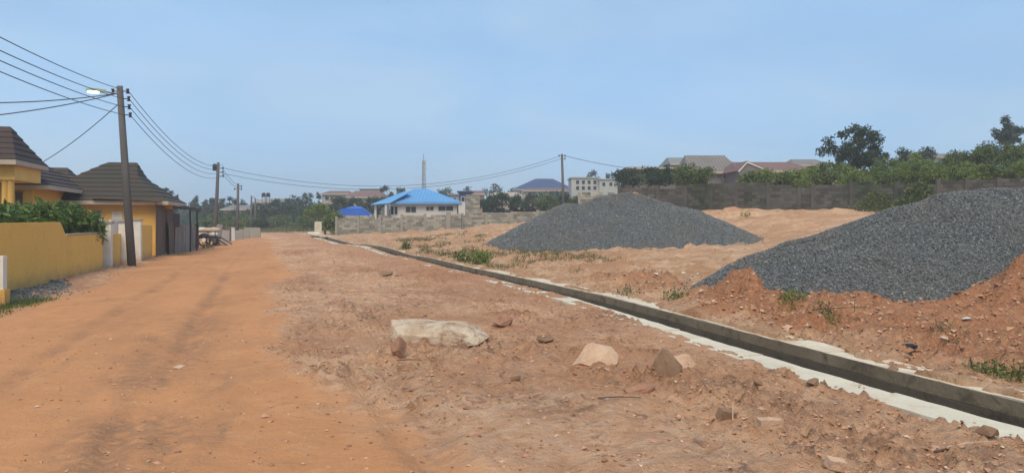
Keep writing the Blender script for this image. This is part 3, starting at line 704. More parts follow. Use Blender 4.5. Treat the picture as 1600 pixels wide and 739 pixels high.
def window(parent, x0, x1, z0, z1, y, frame=m_white, pane=m_glass, mull=1, world=True, fw=.06):
    """a window on a wall that faces -Y at depth y"""
    f = MB()
    f.box(x0 - fw, x1 + fw, y - .04, y + .02, z1, z1 + fw); f.box(x0 - fw, x1 + fw, y - .04, y + .02, z0 - fw, z0)
    f.box(x0 - fw, x0, y - .04, y + .02, z0 + .001, z1 - .001); f.box(x1, x1 + fw, y - .04, y + .02, z0 + .001, z1 - .001)
    for i in range(mull): xm = x0 + (x1 - x0) * (i + 1) / (mull + 1); f.box(xm - fw * .4, xm + fw * .4, y - .038, y + .02, z0 + .002, z1 - .002)
    wn = part('window', f, frame, parent, world)
    g = MB(); g.box(x0 + .002, x1 - .002, y - .012, y + .015, z0 + .002, z1 - .002); part('pane', g, pane, wn, world)
    return wn
HS = 43.4                                     # its south wall
ezE = onY(230, 314, HS - .5).z
hs = thing('tiled_house', 'yellow bungalow with dark tiled hip roofs behind the yellow compound wall', 'house', (-13, HS + 4, 0))
xe1 = onY(262, 312, HS - .5).x; xe0 = xe1 - 6.6
xr0, xr1 = onY(170, 254, HS + 3.4).x, onY(214, 254, HS + 3.4).x; zr_ = onY(190, 254, HS + 3.4).z
xm1 = xr1 + (xe1 - xr1) * .14
roof(hs, [(xe0, xe1, HS - .5, HS + 6.3, ezE), (xr0 - (xr0 - xe0) * .40, xm1, HS + 1.85, HS + 4.9, ezE + (zr_ - ezE) * .60), (xr0, xr1, HS + 3.38, HS + 3.42, zr_)], 9, m_tile)
mb = MB(); mb.box(xe0 + .5, onY(244, 340, HS).x, HS, HS + 5.6, -.2, ezE - .06); part('wall', mb, m_yellow2, hs, True)
w0, w1 = onY(143, 340, HS).x, onY(157, 340, HS).x; window(hs, w0, w1, 1.75, 2.25, HS, m_fascia)
w0, w1 = onY(177, 340, HS).x, onY(189, 340, HS).x; window(hs, w0, w1, 1.45, 2.2, HS, m_white, m_white, 0)
# middle wing: ridge further back
HM = 48.5
zM = onY(88, 262, HM + 3).z; xa, xb = onY(60, 262, HM + 3).x, onY(105, 262, HM + 3).x
ezM = onY(90, 303, HM).z
roof(hs, [(xa - 4.5, xb + 4.2, HM, HM + 6.2, ezM), (xa - 1.5, xb + .35, HM + 1.9, HM + 4.2, ezM + (zM - ezM) * .66), (xa, xb, HM + 3.0, HM + 3.04, zM)], 7, m_tile)
mb = MB(); mb.box(xa - 3.9, xb + 3.6, HM + .5, HM + 5.7, -.2, ezM - .06); part('wall', mb, m_yellow2, hs, True)
# front wing with the fascia that shows above the shrub
HF = 38.2
zF = onY(40, 240, HF + 4.5).z; xa, xb = onY(10, 240, HF + 4.5).x, onY(45, 240, HF + 4.5).x
ezF = onY(50, 289, HF).z; xe = onY(76, 292, HF).x
roof(hs, [(xe - 9.5, xe, HF, HF + 8.6, ezF), (xa - 2.0, xb + (xe - xb) * .12, HF + 3.2, HF + 6, ezF + (zF - ezF) * .74), (xa, xb, HF + 4.5, HF + 4.54, zF)], 8, m_tile2)
mb = MB(); mb.box(xe - 9.0, xe - .75, HF + .55, HF + 8, -.2, ezF - .06); part('wall', mb, m_yellow2, hs, True)
w0, w1 = onY(27, 310, HF + .55).x, onY(33, 310, HF + .55).x; window(hs, w0, w1, 1.3, 3.0, HF + .55, m_sheet, m_sheet, 0)
# porch with a tall gable, two columns
HP = 34.6
zP = onY(8, 198, HP + 1.6).z; zPe = onY(20, 262, HP).z
xg0, xg1 = onY(-40, 198, HP + 1.6).x, onY(16, 198, HP + 1.6).x; xge = onY(36, 245, HP + .8).x
roof(hs, [(xg0 - 2.4, xge, HP - .1, HP + 4.0, zPe + .3), (xg0 - .6, xg1 + (xge - xg1) * .45, HP + .9, HP + 2.8, zPe + .3 + (zP - zPe - .3) * .5), (xg0, xg1, HP + 1.58, HP + 1.62, zP)], 6, m_tile2)
xw = onY(23, 265, HP + .35).x
mb = MB(); mb.box(xg0 - 1.9, xw, HP + .35, HP + 3.6, onY(10, 281, HP + .35).z, zPe + .24); part('porch_beam', mb, m_yellow2, hs, True)
for px in (8, 17):
    p = onY(px, 300, HP + .55); mb = MB(); mb.tube([(p.x, p.y, -.1), (p.x, p.y, .25), (p.x, p.y, onY(px, 281, HP + .55).z - .12), (p.x, p.y, onY(px, 281, HP + .55).z + .01)], [.17, .125, .12, .17], 12)
    part('column', mb, m_yellow2, hs, True, True)

# mango-like shrub that leans over the wall
def broad_shrub(px, d, spread, label, seed, n, hpx):
    p = onX(px, 345, WX - spread); p.z = Hz(p.x, p.y)
    t = thing('leafy_shrub', label, 'shrub', p); rg = rnd(seed)
    envs = [(rg.uniform(-.5, .1), y, 1.72 + rg.uniform(-.1, .2), .75, .85, .48) for y in (-6.4, -5.0, -3.6, -2.4, -1.2, 0, 1.1, 1.9)] + [(.72, 1.7, 1.5, .42, .5, .48)]
    cs = []; rs = []
    for e in envs:
        c, r = clumps(rg, e, 15, .34); cs.append(c); rs.append(r)
    cs = np.concatenate(cs); rs = np.concatenate(rs); pos = fill(rg, cs, rs, n)
    # long leaves hanging in rosettes
    mb = MB()
    for y in (-3.0, -1.2, .3, 1.6):
        mb = MB(); mb.tube([(0, y, -.2), (.1, y + .1, .8), (0, y + .2, 1.6)], [.09, .07, .04], 6)
        for k in range(7):
            e = cs[rg.integers(len(cs))]
            if abs(e[1] - y) < 1.3: mb.tube([(.05, y + .1, 1.0), tuple((e + np.array([.05, y + .1, 1.2])) / 2), tuple(e)], [.04, .03, .012], 5)
        part('stem', mb, m_bark, t, smooth=True)
    leaf_part('foliage', pos, .30, m_leaf_near, t, seed + 3, .26, .55)
    return t
broad_shrub(78, 24, 1.15, 'bushy broad-leaved shrub spilling over the top of the yellow wall', 51, 13000, 30)

# ================================================================== shed of rusty sheets beyond the house
sh = thing('sheet_shed', 'lean-to shed of rusty metal sheets with a sagging flat roof on thin posts', 'shed', (-7.2, 45.5, 0))
def sheet(parent, a, b, z0, z1, m, tilt=0., name='wall_sheet', n=9):
    """a corrugated sheet from ground point a to b (x, y)"""
    a = Vector((a[0], a[1], 0)); b = Vector((b[0], b[1], 0)); u = (b - a); L_ = u.length; u.normalize(); nrm = Vector((-u.y, u.x, 0))
    k = max(6, int(L_ / .11)); mb = MB(); vs_ = []
    for i in range(k + 1):
        q_ = a + u * (L_ * i / k) + nrm * (.018 if i % 2 else -.018)
        for z in (z0, z1): vs_.append(q_ + nrm * (tilt * (z - z0)) + Vector((0, 0, z)))
    o_ = len(vs_); vs_ += [v + nrm * .006 for v in vs_]
    fs = []
    for i in range(k): fs += [(2*i, 2*i+2, 2*i+3, 2*i+1), (o_+2*i, o_+2*i+1, o_+2*i+3, o_+2*i+2)]
    mb.add(vs_, fs); return part(name, mb, m, parent, True)
zS = onX(255, 316, -6.4).z
sheet(sh, (-6.75, 42.75), (-6.7, 44.3), .0, zS, m_sheet); sheet(sh, (-6.72, 44.34), (-6.66, 45.6), .0, zS - .15, m_sheet, .02)
sheet(sh, (-6.70, 45.64), (-6.62, 47.4), .0, zS - .3, m_sheet)
for i, (q0, q1, zt_, m_, tl) in enumerate(((264, 272, 1.7, m_sheet, .03), (272.5, 281, 1.45, m_sheet_g, -.02), (281.5, 289, 1.55, m_sheet_g, .03), (289.5, 297, 1.5, m_wall_g, .0), (297.5, 304, 1.45, m_sheet_g, -.03), (304.5, 311, 1.6, m_sheet, .02))):
    A_, B_ = onX(q0, 390, -6.5 + .03 * i), onX(q1, 390, -6.47 + .03 * i); sheet(sh, (A_.x, A_.y), (B_.x, B_.y), .02, zt_, m_, tl)
sheet(sh, (-9.4, 52.5), (-7.9, 60), .1, 2.3, m_tile2, 0)
mb = MB(); zc = onX(312, 331, -5.6).z
mb.prism([(-9.6, 42.68, zS + .16), (-6.5, 42.68, zS + .05), (-6.35, 46.5, zS - .05), (-5.75, 53.2, zS - .25), (-9.4, 53.4, zS - .1)], (0, 0, .05)); part('canopy_sheet', mb, m_sheet, sh, True)
mb = MB(); mb.beam((-6.5, 42.9, zS - .02), (-5.85, 53.1, zS - .31), .09); part('canopy_beam', mb, m_dark, sh, True)
for px, X in ((297, -6.05), (307.5, -5.95)):
    p = onX(px, 390, X); mb = MB(); mb.tube([(X, p.y, Hz(X, p.y) - .3), (X + .03, p.y, 1.3), (X, p.y, zS - .2 - (p.y - 46) * .012)], [.05, .045, .045], 6); part('post', mb, m_dark, sh, True)
# loaded handcart
p = G(325, 382, 56); ct = thing('hand_cart', 'dark two-wheeled cart loaded with pale sacks past the rusty shed', 'cart', p, -.35)
mb = MB(); mb.box(-.75, .75, -.5, .5, .52, .62); mb.beam((-.74, -.45, .6), (-.72, -.45, 1.05), .05); mb.beam((.74, -.45, .6), (.72, -.45, 1.05), .05); mb.beam((.72, -.45, .58), (1.55, -.42, .1), .06); mb.beam((.72, .45, .58), (1.55, .42, .1), .06); part('tray', mb, m_dark, ct)
for y in (-.58, .58):
    mb = MB(); pts = [(.42 * math.cos(a) , y, .42 + .42 * math.sin(a)) for a in np.linspace(0, 2 * math.pi, 17)]; mb.tube(pts, .07, 6, False); wh = part('wheel', mb, m_black, ct, smooth=True)
    mb = MB(); mb.tube([(0, y - .06, .42), (0, y + .06, .42)], .14, 10); part('hub', mb, m_white, wh)
    mb = MB()
    for a in np.linspace(0, math.pi, 4)[:-1]: mb.beam((-.4 * math.cos(a), y, .42 - .4 * math.sin(a)), (.4 * math.cos(a), y, .42 + .4 * math.sin(a)), .035)
    part('spokes', mb, m_dark, wh)
def sack(parent_loc, off, seed, label):
    bm = bmesh.new(); bmesh.ops.create_icosphere(bm, subdivisions=2, radius=1); rg = rnd(seed)
    for v in bm.verts:
        k = 1 + .12 * math.sin(v.co.x * 5 + seed) + rg.normal(0, .03); v.co = Vector((v.co.x * .42 * k, v.co.y * .3 * k, v.co.z * .19 * k))
    me = bpy.data.meshes.new('sack'); bm.to_mesh(me); bm.free(); me.polygons.foreach_set('use_smooth', [True] * len(me.polygons))
    o_ = link('sack', me, m_rock_pale if seed % 2 else m_wall_w); o_.location = Vector(parent_loc) + Vector(off); o_.rotation_euler = (0, 0, seed * 1.3)
    return tag(o_, label, 'sack', 'sacks on the handcart')
for i, off in enumerate(((-.35, -.1, .79), (.38, -.05, .79), (0, .05, 1.10), (-.4, .1, 1.12), (.42, .1, 1.11))): sack(p, off, i + 3, 'pale lumpy sack lying on the dark handcart')
# standing slabs and sheets along the verge
for i, (px, py, d, wd, hg, tl, m, lb) in enumerate((
        (336, 380, 57, .5, 1.5, .45, m_sheet_g, 'narrow board leaning against the loaded handcart'), (347, 375, 63, 1.1, 1.0, .12, m_wall_g, 'grey upright slab leaning near the second utility pole'),
        (356, 374, 66, .5, 1.2, .05, m_sheet, 'brown narrow slab standing between two grey slabs'), (362, 373, 68, .55, 1.15, .0, m_wall_w, 'pale narrow slab standing before the third utility pole'),
        (372, 372, 71, .9, .8, .02, m_wall_g, 'low grey slab at the foot of the third utility pole'), (381, 371, 74, 1.0, .85, -.03, m_block, 'low block slab standing past the third utility pole'),
        (394, 371, 77, 1.6, 1.0, .0, m_block, 'wide grey block slab standing at the end of the slab row'))):
    p = G(px, py, d); t = thing('standing_slab', lb, 'slab', p, -.25)
    mb = MB(); mb.prism([(-wd / 2, 0, -.1), (wd / 2, 0, -.1), (wd / 2 - .04 + tl * hg * .4, tl * hg * .3, hg * .96), (-wd / 2 + .05 + tl * hg * .4, tl * hg * .3, hg)], (0, .12, 0)); part('slab', mb, m, t)

# ================================================================== utility poles and wires
def pole(label, base, top, r0, r1, arms=(), m=m_wood, group=None, bolts=0):
    t = thing('utility_pole', label, 'utility pole', base, 0, group)
    b = Vector(base); e = Vector(top); mb = MB()
    mb.tube([b - (e - b).normalized() * .4, b + (e - b) * .5, e], [r0, (r0 + r1) / 2, r1], 10); part('shaft', mb, m, t, True, True)
    for fr, sx, ln in arms:                   # spool insulators on a bracket
        c = b + (e - b) * fr; u = Vector((CA, -SA, 0)) * sx
        mb = MB(); mb.beam(c + u * r1 * .5, c + u * ln, .035); br = part('bracket', mb, m_dark, t, True)
        mb = MB(); q_ = c + u * (ln - .02); mb.tube([q_ + Vector((0, 0, -.09)), q_ + Vector((0, 0, -.03)), q_ + Vector((0, 0, .03)), q_ + Vector((0, 0, .09))], [.07, .045, .045, .07], 8); part('insulator', mb, m_dark, br, True, True)
    return t
b1 = ground_at(206, 416); b1.z -= .02
d1 = b1.x * SA + b1.y * CA
t1 = P(187, 135, d1)
p1 = pole('tall utility pole with a lit street lamp beside the white gate pillars', b1, t1, .165, .115,
          [(.972, -1, .30), (.972, 1, .32), (.93, 1, .34), (.885, 1, .34), (.84, 1, .36)])
ax = (t1 - b1).normalized(); c = b1 + (t1 - b1) * .955
lt = P(155, 144, d1 - .6)
mb = MB(); mb.tube([c, c + (lt - c) * .5 + Vector((0, 0, .02)), lt + Vector((0, 0, .06))], [.035, .03, .03], 7); part('lamp_arm', mb, m_wall_g, p1, True, True)
u = (lt - c).normalized(); mb = MB(); mb.rbox(lt + u * .12 + Vector((0, 0, .05)), (.62, .26, .10), u.to_track_quat('X', 'Z').to_matrix()); lh = part('lamp_head', mb, mat('lamp_housing', (.45, .55, .32), None, 3, .5, 0), p1, True)
ml, nl_, bl_, ol_ = new_mat('lit_lamp'); bl_.inputs['Emission Color'].default_value = (.75, 1, .85, 1); bl_.inputs['Emission Strength'].default_value = 3.0; bl_.inputs['Base Color'].default_value = (.8, .9, .8, 1)
mb = MB(); mb.rbox(lt + u * .22 + Vector((0, 0, -.03)), (.34, .22, .07), u.to_track_quat('X', 'Z').to_matrix()); part('lens', mb, ml, lh, True)
b2 = G(336, 374, 64); d2 = 64; t2 = P(341, 254, d2)
p2 = pole('slender utility pole with a bracket box past the rusty shed', b2, t2, .17, .11, [(.93, 1, .42), (.88, 1, .42), (.83, 1, .45), (.97, -1, .3)])
q_ = b2 + (t2 - b2) * .935 + Vector((-.25, 0, 0)); mb = MB(); mb.rbox(q_, (.30, .24, .5), Matrix.Identity(3)); part('junction_box', mb, m_dark, p2, True)
b3 = G(371, 372, 78); t3 = P(372, 287, 78); pole('short utility pole rising from the row of standing slabs', b3, t3, .16, .11, [(.95, 1, .35), (.9, 1, .35), (.9, -1, .35)])
b4 = G(392, 362, 112); t4 = P(393, 306, 112); pole('far thin utility pole in the greenery, the taller of a close pair', b4, t4, .15, .11, [(.95, 1, .4)], m_wood, 'far thin poles at the road end')
b5 = G(399, 362, 118); t5 = P(399, 310, 118); pole('far thin utility pole in the greenery, the shorter of a close pair', b5, t5, .15, .11, [(.95, 1, .4)], m_wood, 'far thin poles at the road end')
b6 = G(881, 330, 76); t6 = P(878, 241, 76); pole('lone utility pole standing behind the long gravel heap', b6, t6, .15, .11, [(.975, -1, .3), (.975, 1, .3), (.93, 1, .3)])
def wire(a, b, sag, r, label, group):
    a = Vector(a); b = Vector(b); n_ = 18; mb = MB()
    mb.tube([a.lerp(b, i / n_) - Vector((0, 0, sag * 4 * (i / n_) * (1 - i / n_))) for i in range(n_ + 1)], r, 5)
    o_ = link('overhead_wire', mb.mesh('overhead_wire'), m_wire); return tag(o_, label, 'wire', group)
def on_pole(b, t, fr, off=0.): return Vector(b) + (Vector(t) - Vector(b)) * fr + Vector((CA, -SA, 0)) * off
for i, (py, fr) in enumerate(((52, .985), (76, .93), (93, .885), (112, .84))):
    e = P(-120, py - (1 if i else 0) * 6 - 45 + 12 * 0, 13.5); e = P(-70, py - 30, 15.5)
    wire(e, on_pole(b1, t1, fr, -.02 if i == 0 else .12), .12, .013, ('topmost', 'second highest', 'third highest', 'lowest')[i] + ' of the four power wires running from the lamp pole along the yellow wall', 'wires of the near span')
for py0, px1, py1, lb in ((158, 186, 150, 'dark service cable running level from the lamp pole over the compound'), (181, 186, 149, 'dark service cable sloping from the lamp pole down over the compound')):
    wire(P(-40, py0 + 3, 26), on_pole(b1, t1, .96, -.1), .1, .02, lb, None)
wire(onY(62, 256, HF + 5.5), on_pole(b1, t1, .90, -.1), .15, .018, 'service cable dropping from the lamp pole to the tiled house roof', None)
for i, (fr1, fr2) in enumerate(((.972, .97), (.93, .93), (.885, .88), (.84, .83))):
    wire(on_pole(b1, t1, fr1, .33), on_pole(b2, t2, fr2, .40), 1.0, .014, ('topmost', 'second highest', 'third highest', 'lowest')[i] + ' of the four sagging wires between the lamp pole and the boxed pole', 'wires of the second span')
for fr2, fr6 in ((.93, .975), (.86, .93)):
    wire(on_pole(b2, t2, fr2, .42), on_pole(b6, t6, fr6, -.1), 2.1 if fr2 > .9 else 2.0,   .018, ('upper' if fr2 > .9 else 'lower') + ' of the two long wires sagging past the blue roof to the lone pole', 'wires of the long span')
wire(on_pole(b6, t6, .975, .28), P(1075, 268, 90), .45, .024, 'power line wire running from the lone pole to the grey roofed house', None)
for fr in (.95, .9): wire(on_pole(b2, t2, fr - .04, .4), on_pole(b3, t3, fr, .3), .25, .018, ('upper' if fr > .92 else 'lower') + ' thin wire between the boxed pole and the short pole', 'wires of the short span')

# ================================================================== block walls
def block_wall(name, label, pts, m, mm, seed, bw=.46, bh=.23, piers=True, pierw=.24, pm=None, ragged=.0, cat='wall', group=None):
    """pts: (x, y, z base, z top) along the wall; blocks laid in courses, joints recessed"""
    rg = rnd(seed); c0 = pts[0]; t = thing(name, label, cat, (c0[0], c0[1], c0[2]), 0, group)
    core = MB(); bl = MB()
    for (ax_, ay, az, at_), (bx, by, bz, bt) in zip(pts[:-1], pts[1:]):
        a = Vector((ax_, ay, 0)); b = Vector((bx, by, 0)); u = b - a; L_ = u.length; u.normalize(); nn = Vector((-u.y, u.x, 0))
        if nn.dot(a) > 0: nn = -nn             # towards the road
        Rm = Matrix((u, nn, Vector((0, 0, 1)))).transposed()
        z0 = min(az, bz) - .3; zt = max(at_, bt)
        ncol = max(1, int(L_ / bw)); w_ = L_ / ncol
        tops = []
        for k in range(ncol):
            f_ = (k + .5) / ncol; top = at_ * (1 - f_) + bt * f_; top -= ragged * bh * int(rg.random() * 2.3)
            tops.append(max(1, int(round((top - z0) / bh))))
        for j in range(max(tops)):
            ks = [(k + .5, 1.) for k in range(ncol)] if j % 2 == 0 else [(.25, .5)] + [(k + 1., 1.) for k in range(ncol - 1)] + [(ncol - .25, .5)]
            for kc, kw in ks:
                if j >= tops[min(ncol - 1, int(kc))]: continue
                bl.rbox(a + u * (w_ * kc) + nn * rg.normal(.0, .010) + Vector((0, 0, z0 + bh * (j + .5))), (w_ * kw - .018, .20, bh - .018), Rm)
        for k in range(ncol):
            core.rbox(a + u * (w_ * (k + .5)) + Vector((0, 0, z0 + tops[k] * bh / 2 - .012)), (w_ + .002, .15, tops[k] * bh - .03), Rm)
        if piers:
            mb = MB(); mb.rbox(a + nn * .02 + Vector((0, 0, (z0 + at_ + .06) / 2)), (pierw, .30, at_ + .06 - z0), Rm); part('pier', mb, pm or m, t, True)
    part('mortar', core, mm, t, True); part('blocks', bl, m, t, True, kind='stuff')
    return t
def wp(px, d, pt): p = P(px, 345, d); z = float(H([p.x], [p.y], False)[0]); return (p.x, p.y, z, zpy(pt, d))
block_wall('block_wall', 'pale grey unplastered block wall in front of the blue roofed house',
           [wp(526, 80, 339), wp(560, 80, 338), wp(594, 80, 337), wp(628, 80, 336), wp(664, 80, 335), wp(700, 80, 335)], m_block, m_mortar, 5, ragged=.5)
block_wall('block_wall', 'lighter taller block panel between two grey block wall stretches', [wp(700.5, 79.6, 333), wp(721, 79.6, 333)], m_block, m_mortar, 6, ragged=.6, pierw=.45)
block_wall('block_wall', 'grey block wall climbing from the lighter panel to behind the gravel heap', [wp(722, 80, 334), wp(760, 80, 333), wp(800, 80, 331), wp(840, 80, 329), wp(890, 80, 328)], m_block, m_mortar, 7, ragged=.4)
block_wall('block_pillar', 'stout block pillar standing beside the blue roofed house', [wp(728, 86, 303), wp(750, 86, 303)], m_block, m_mortar, 8, piers=False, ragged=.0, cat='pillar')
block_wall('block_wall', 'grey block enclosure behind the crest of the long gravel heap', [wp(905, 78, 302), wp(940, 78, 302), wp(960, 78, 303)], m_block, m_mortar, 9, ragged=.3)
segs = [wp(968, 62, 291), wp(1028, 61, 292), wp(1071, 60.5, 291), wp(1111, 60, 288), wp(1150, 59.5, 285), wp(1200, 59, 287), wp(1250, 58.5, 293), wp(1270, 58, 288), wp(1330, 57, 286), wp(1400, 56, 286), wp(1466, 55, 287)]
block_wall('block_wall', 'long dark weathered block wall closing the plot below the trees', segs, m_blockd, m_mortard, 10, ragged=.25)
segs = [wp(1466, 50, 281), wp(1510, 49.5, 280), wp(1560, 49, 279), wp(1610, 48.5, 278), wp(1670, 48, 278)]
block_wall('block_wall', 'blackened block wall showing over the big gravel heap', segs, m_blockd, m_mortard, 11, ragged=.2)

# ================================================================== buildings beyond
def building(name, label, d, px0, px1, pbase, peave, pridge, r0, r1, depth, mw, mr, wins=(), over=.45, group=None, gable=False, cat='house', flat=False, fasc=m_fascia, rz=0., rows=0, parapet=None):
    """a building drawn from the rows and columns it spans, at its own distance and size"""
    k = d / F; pc_ = (px0 + px1) / 2; p = P(pc_, 345, d); zb = min(Hz(p.x, p.y), zpy(pbase, d)) - .2
    t = thing(name, label, cat, (p.x, p.y, zb), -AL + rz, group)
    X = lambda q: (q - pc_) * k
    Z = lambda q: zpy(q, d) - zb
    mb = MB(); mb.box(X(px0) + (0 if flat else over), X(px1) - (0 if flat else over), 0, depth, -.3, Z(peave)); part('wall', mb, mw, t)
    for wdef in wins:
        a, b, c_, e = wdef[:4]; window(t, X(a), X(b), Z(e), Z(c_), 0, wdef[4] if len(wdef) > 4 else m_wall_w, m_glass, 1 if (b - a) > 6 else 0, False, .07)
    if flat:
        mb = MB(); mb.box(X(px0) - .25, X(px1) + .25, -.25, depth + .25, Z(peave) + .002, Z(peave) + .22); part('roof', mb, mr, t)
        return t
    ze, zr2 = Z(peave), Z(pridge); x0, x1, ra, rb = X(px0), X(px1), X(r0), X(r1); y0, y1 = -over, depth + over; ym = depth / 2
    rf = MB()
    V = [(x0, y0, ze), (x1, y0, ze), (x1, y1, ze), (x0, y1, ze), (ra, ym, zr2), (rb, ym, zr2)]
    rf.add(V, [(0, 1, 5, 4), (1, 2, 5), (2, 3, 4, 5), (3, 0, 4), (0, 3, 2, 1)]); rr = part('roof', rf, mr, t)
    if rows:                                   # standing seams of the sheets
        for i in range(rows):
            f_ = (i + .5) / rows; xb_ = x0 + (x1 - x0) * f_
            top = min(1., (xb_ - x0) / max(ra - x0, .01), (x1 - xb_) / max(x1 - rb, .01)); 
            mb = MB(); mb.beam((xb_, y0 + .02, ze + .03), (xb_, y0 + (ym - y0) * top, ze + (zr2 - ze) * top + .03), .05); part('seam', mb, mr, rr)
    mb = MB(); mb.box(x0, x1, y0 - .04, y0 - .002, ze - .22, ze + .03); part('fascia', mb, fasc, t)
    return t
# the blue roofed bungalow
bh_ = building('blue_roof_house', 'white bungalow with a bright blue sheet roof behind the pale block wall', 96, 602, 722, 336, 316, 293, 640, 662, 9, m_wall_w, m_blue,
               [(634, 650, 323, 332), (666, 677.5, 323, 329), (685, 708, 322, 329.5)], .6, rows=22, fasc=m_blue)
k = 96 / F; pc_ = 662; Xl = lambda q: (q - pc_) * k; zb = bh_.location.z; Zl = lambda q: zpy(q, 96) - zb
mb = MB(); mb.prism([(Xl(584), -2.2, Zl(321)), (Xl(612), -1.6, Zl(318.5)), (Xl(640), 1.0, Zl(300)), (Xl(628), 3.0, Zl(298))], (0, .0, .07)); part('porch_roof', mb, m_blue, bh_)
for q in (590, 606): mb = MB(); mb.box(Xl(q) - .12, Xl(q) + .12, -1.6, -1.36, -.2, Zl(320)); part('porch_post', mb, m_wall_w, bh_)
for a, b in ((611, 615), (617, 621)): mb = MB(); mb.box(Xl(a), Xl(b), -.05, .0, Zl(335), Zl(323)); part('door', mb, m_glass, bh_)
mb = MB(); mb.box(Xl(717), Xl(727), -.5, 1.2, -.2, Zl(316)); part('side_annex', mb, m_wall_w, bh_)
# tarpaulin shelter
p = G(555, 345, 92); tp = thing('tarp_shelter', 'bright blue tarpaulin shelter left of the blue roofed house', 'shelter', p, -AL)
k = 92 / F; Z = lambda q: zpy(q, 92) - p.z
mb = MB(); gw = 14; V = []; 
for j in range(6):
    for i in range(gw + 1):
        s_ = i / gw * 2 - 1; r_ = j / 5
        V.append((s_ * 26 * k * (1 - .12 * (1 - abs(r_ * 2 - 1))), (r_ - .5) * 3.2, Z(336) + (Z(322) - Z(336)) * (1 - abs(s_) ** 2.4) * (.55 + .45 * (1 - (r_ * 2 - 1) ** 2)) + (.03 * math.sin(i * 1.7 + j))))
mb.add(V, [(j * (gw + 1) + i, j * (gw + 1) + i + 1, (j + 1) * (gw + 1) + i + 1, (j + 1) * (gw + 1) + i) for j in range(5) for i in range(gw)])
part('tarpaulin', mb, m_blued, tp, smooth=True)
mb = MB(); mb.prism([(-26 * k, -1.62, Z(337)), (26 * k, -1.62, Z(337)), (25 * k, -1.6, Z(331)), (16 * k, -1.6, Z(326)), (-16 * k, -1.6, Z(326)), (-25 * k, -1.6, Z(331))], (0, .03, 0)); part('hanging_flap', mb, m_blued, tp)
for sx in (-24, 24):
    for sy in (-1.5, 1.5): mb = MB(); mb.tube([(sx * k, sy, -.2), (sx * k, sy, Z(336) + .1)], .05, 6); part('pole', mb, m_dark, tp)
# mast
p = G(662, 345, 240); ms_ = thing('radio_mast', 'tall thin lattice radio mast rising behind the blue roof', 'mast', p, .3)
zt = zpy(241, 240) - p.z
for i in range(3):
    an = i * 2.094; mb = MB(); mb.tube([(.75 * math.cos(an), .75 * math.sin(an), -.3), (.38 * math.cos(an), .38 * math.sin(an), zt - 2)], .13, 5); part('leg', mb, m_wall_g, ms_)
nb = 12
for j in range(nb):
    mb = MB()
    for i in range(3):
        a0, a1 = i * 2.094, (i + 1) * 2.094; f0, f1 = j / nb, (j + 1) / nb; r0_, r1_ = .75 - .37 * f0, .75 - .37 * f1
        mb.beam((r0_ * math.cos(a0), r0_ * math.sin(a0), f0 * (zt - 2)), (r1_ * math.cos(a1), r1_ * math.sin(a1), f1 * (zt - 2)), .08)
    part('brace', mb, m_wall_g, ms_)
mb = MB(); mb.tube([(0, 0, zt - 2.2), (0, 0, zt)], .12, 5); part('antenna', mb, m_wall_g, ms_)
for z_ in (zt - 3, zt - 5): mb = MB(); mb.tube([(.5, -.3, z_), (.5, -.3, z_ + 1.4)], .22, 6); part('panel_antenna', mb, m_wall_w, ms_)
# further houses, left to right
building('long_shed', 'long low shed with a pale roof edge beyond the road end', 150, 345, 428, 345, 327, 320, 350, 424, 8, m_wall_g, m_roof_gr, [(360, 366, 330, 336), (376, 382, 330, 336), (392, 398, 330, 336)])
building('distant_house', 'far pale house under the paired black water tanks', 170, 396, 436, 330, 316, 309, 404, 430, 9, m_wall_w, m_wall_g, [(402, 407, 319, 325), (424, 430, 319, 325)])
for px in (412, 419):
    p = P(px, 308, 168); t = thing('water_tank', 'black round water tank on a frame above the far pale house', 'water tank', (p.x, p.y, Hz(p.x, p.y)), 0, 'paired black water tanks')
    h0 = zpy(308, 168) - t.location.z; mb = MB(); mb.tube([(0, 0, h0), (0, 0, h0 + .7), (0, 0, h0 + .9)], [.42, .42, .2], 10); part('tank', mb, m_black, t)
    mb = MB(); [mb.beam((a * .3, b * .3, -.3), (a * .3, b * .3, h0), .09) for a in (-1, 1) for b in (-1, 1)]; part('stand', mb, m_dark, t)
building('distant_house', 'far brown roofed house beside the row of dark trees', 180, 500, 545, 325, 303, 297, 508, 538, 10, m_wall_b, m_roof_br, [(508, 514, 307, 313), (524, 530, 307, 313)])
building('distant_house', 'far long house with purplish brown roof left of the blue roof', 165, 535, 600, 325, 308, 297, 548, 588, 10, m_wall_b, m_roof_br, [(546, 552, 310, 316), (560, 566, 310, 316), (576, 582, 310, 316)])
building('far_flat_house', 'far flat roofed house peeping over the brown roofs', 230, 562, 592, 320, 296, 290, 565, 590, 8, m_wall_g, m_wall_g, [(568, 573, 300, 305), (580, 585, 300, 305)], flat=True)
building('distant_house', 'small grey block house right of the blue roof', 130, 702, 722, 330, 305, 300, 704, 720, 6, m_wall_g, m_wall_g, [(708, 713, 309, 316)], flat=True)
building('container_house', 'dark blue painted cabin beside the stout block pillar', 112, 717, 735, 335, 301, 298, 717, 733, 4, m_roof_bl, m_roof_bl, [(721, 726, 308, 315)], flat=True)
building('distant_house', 'far reddish walled house above the stout block pillar', 150, 735, 758, 330, 303, 297, 738, 755, 7, mat('reddish_render', (.40, .22, .17), None, 1, .9, .1), m_roof_br, [(742, 747, 307, 313)])
building('distant_house', 'far beige bungalow with small pale gable behind the hedge', 165, 760, 818, 330, 306, 299, 775, 806, 9, m_wall_b, m_wall_b, [(768, 773, 310, 316), (782, 787, 310, 316), (800, 806, 310, 316)])
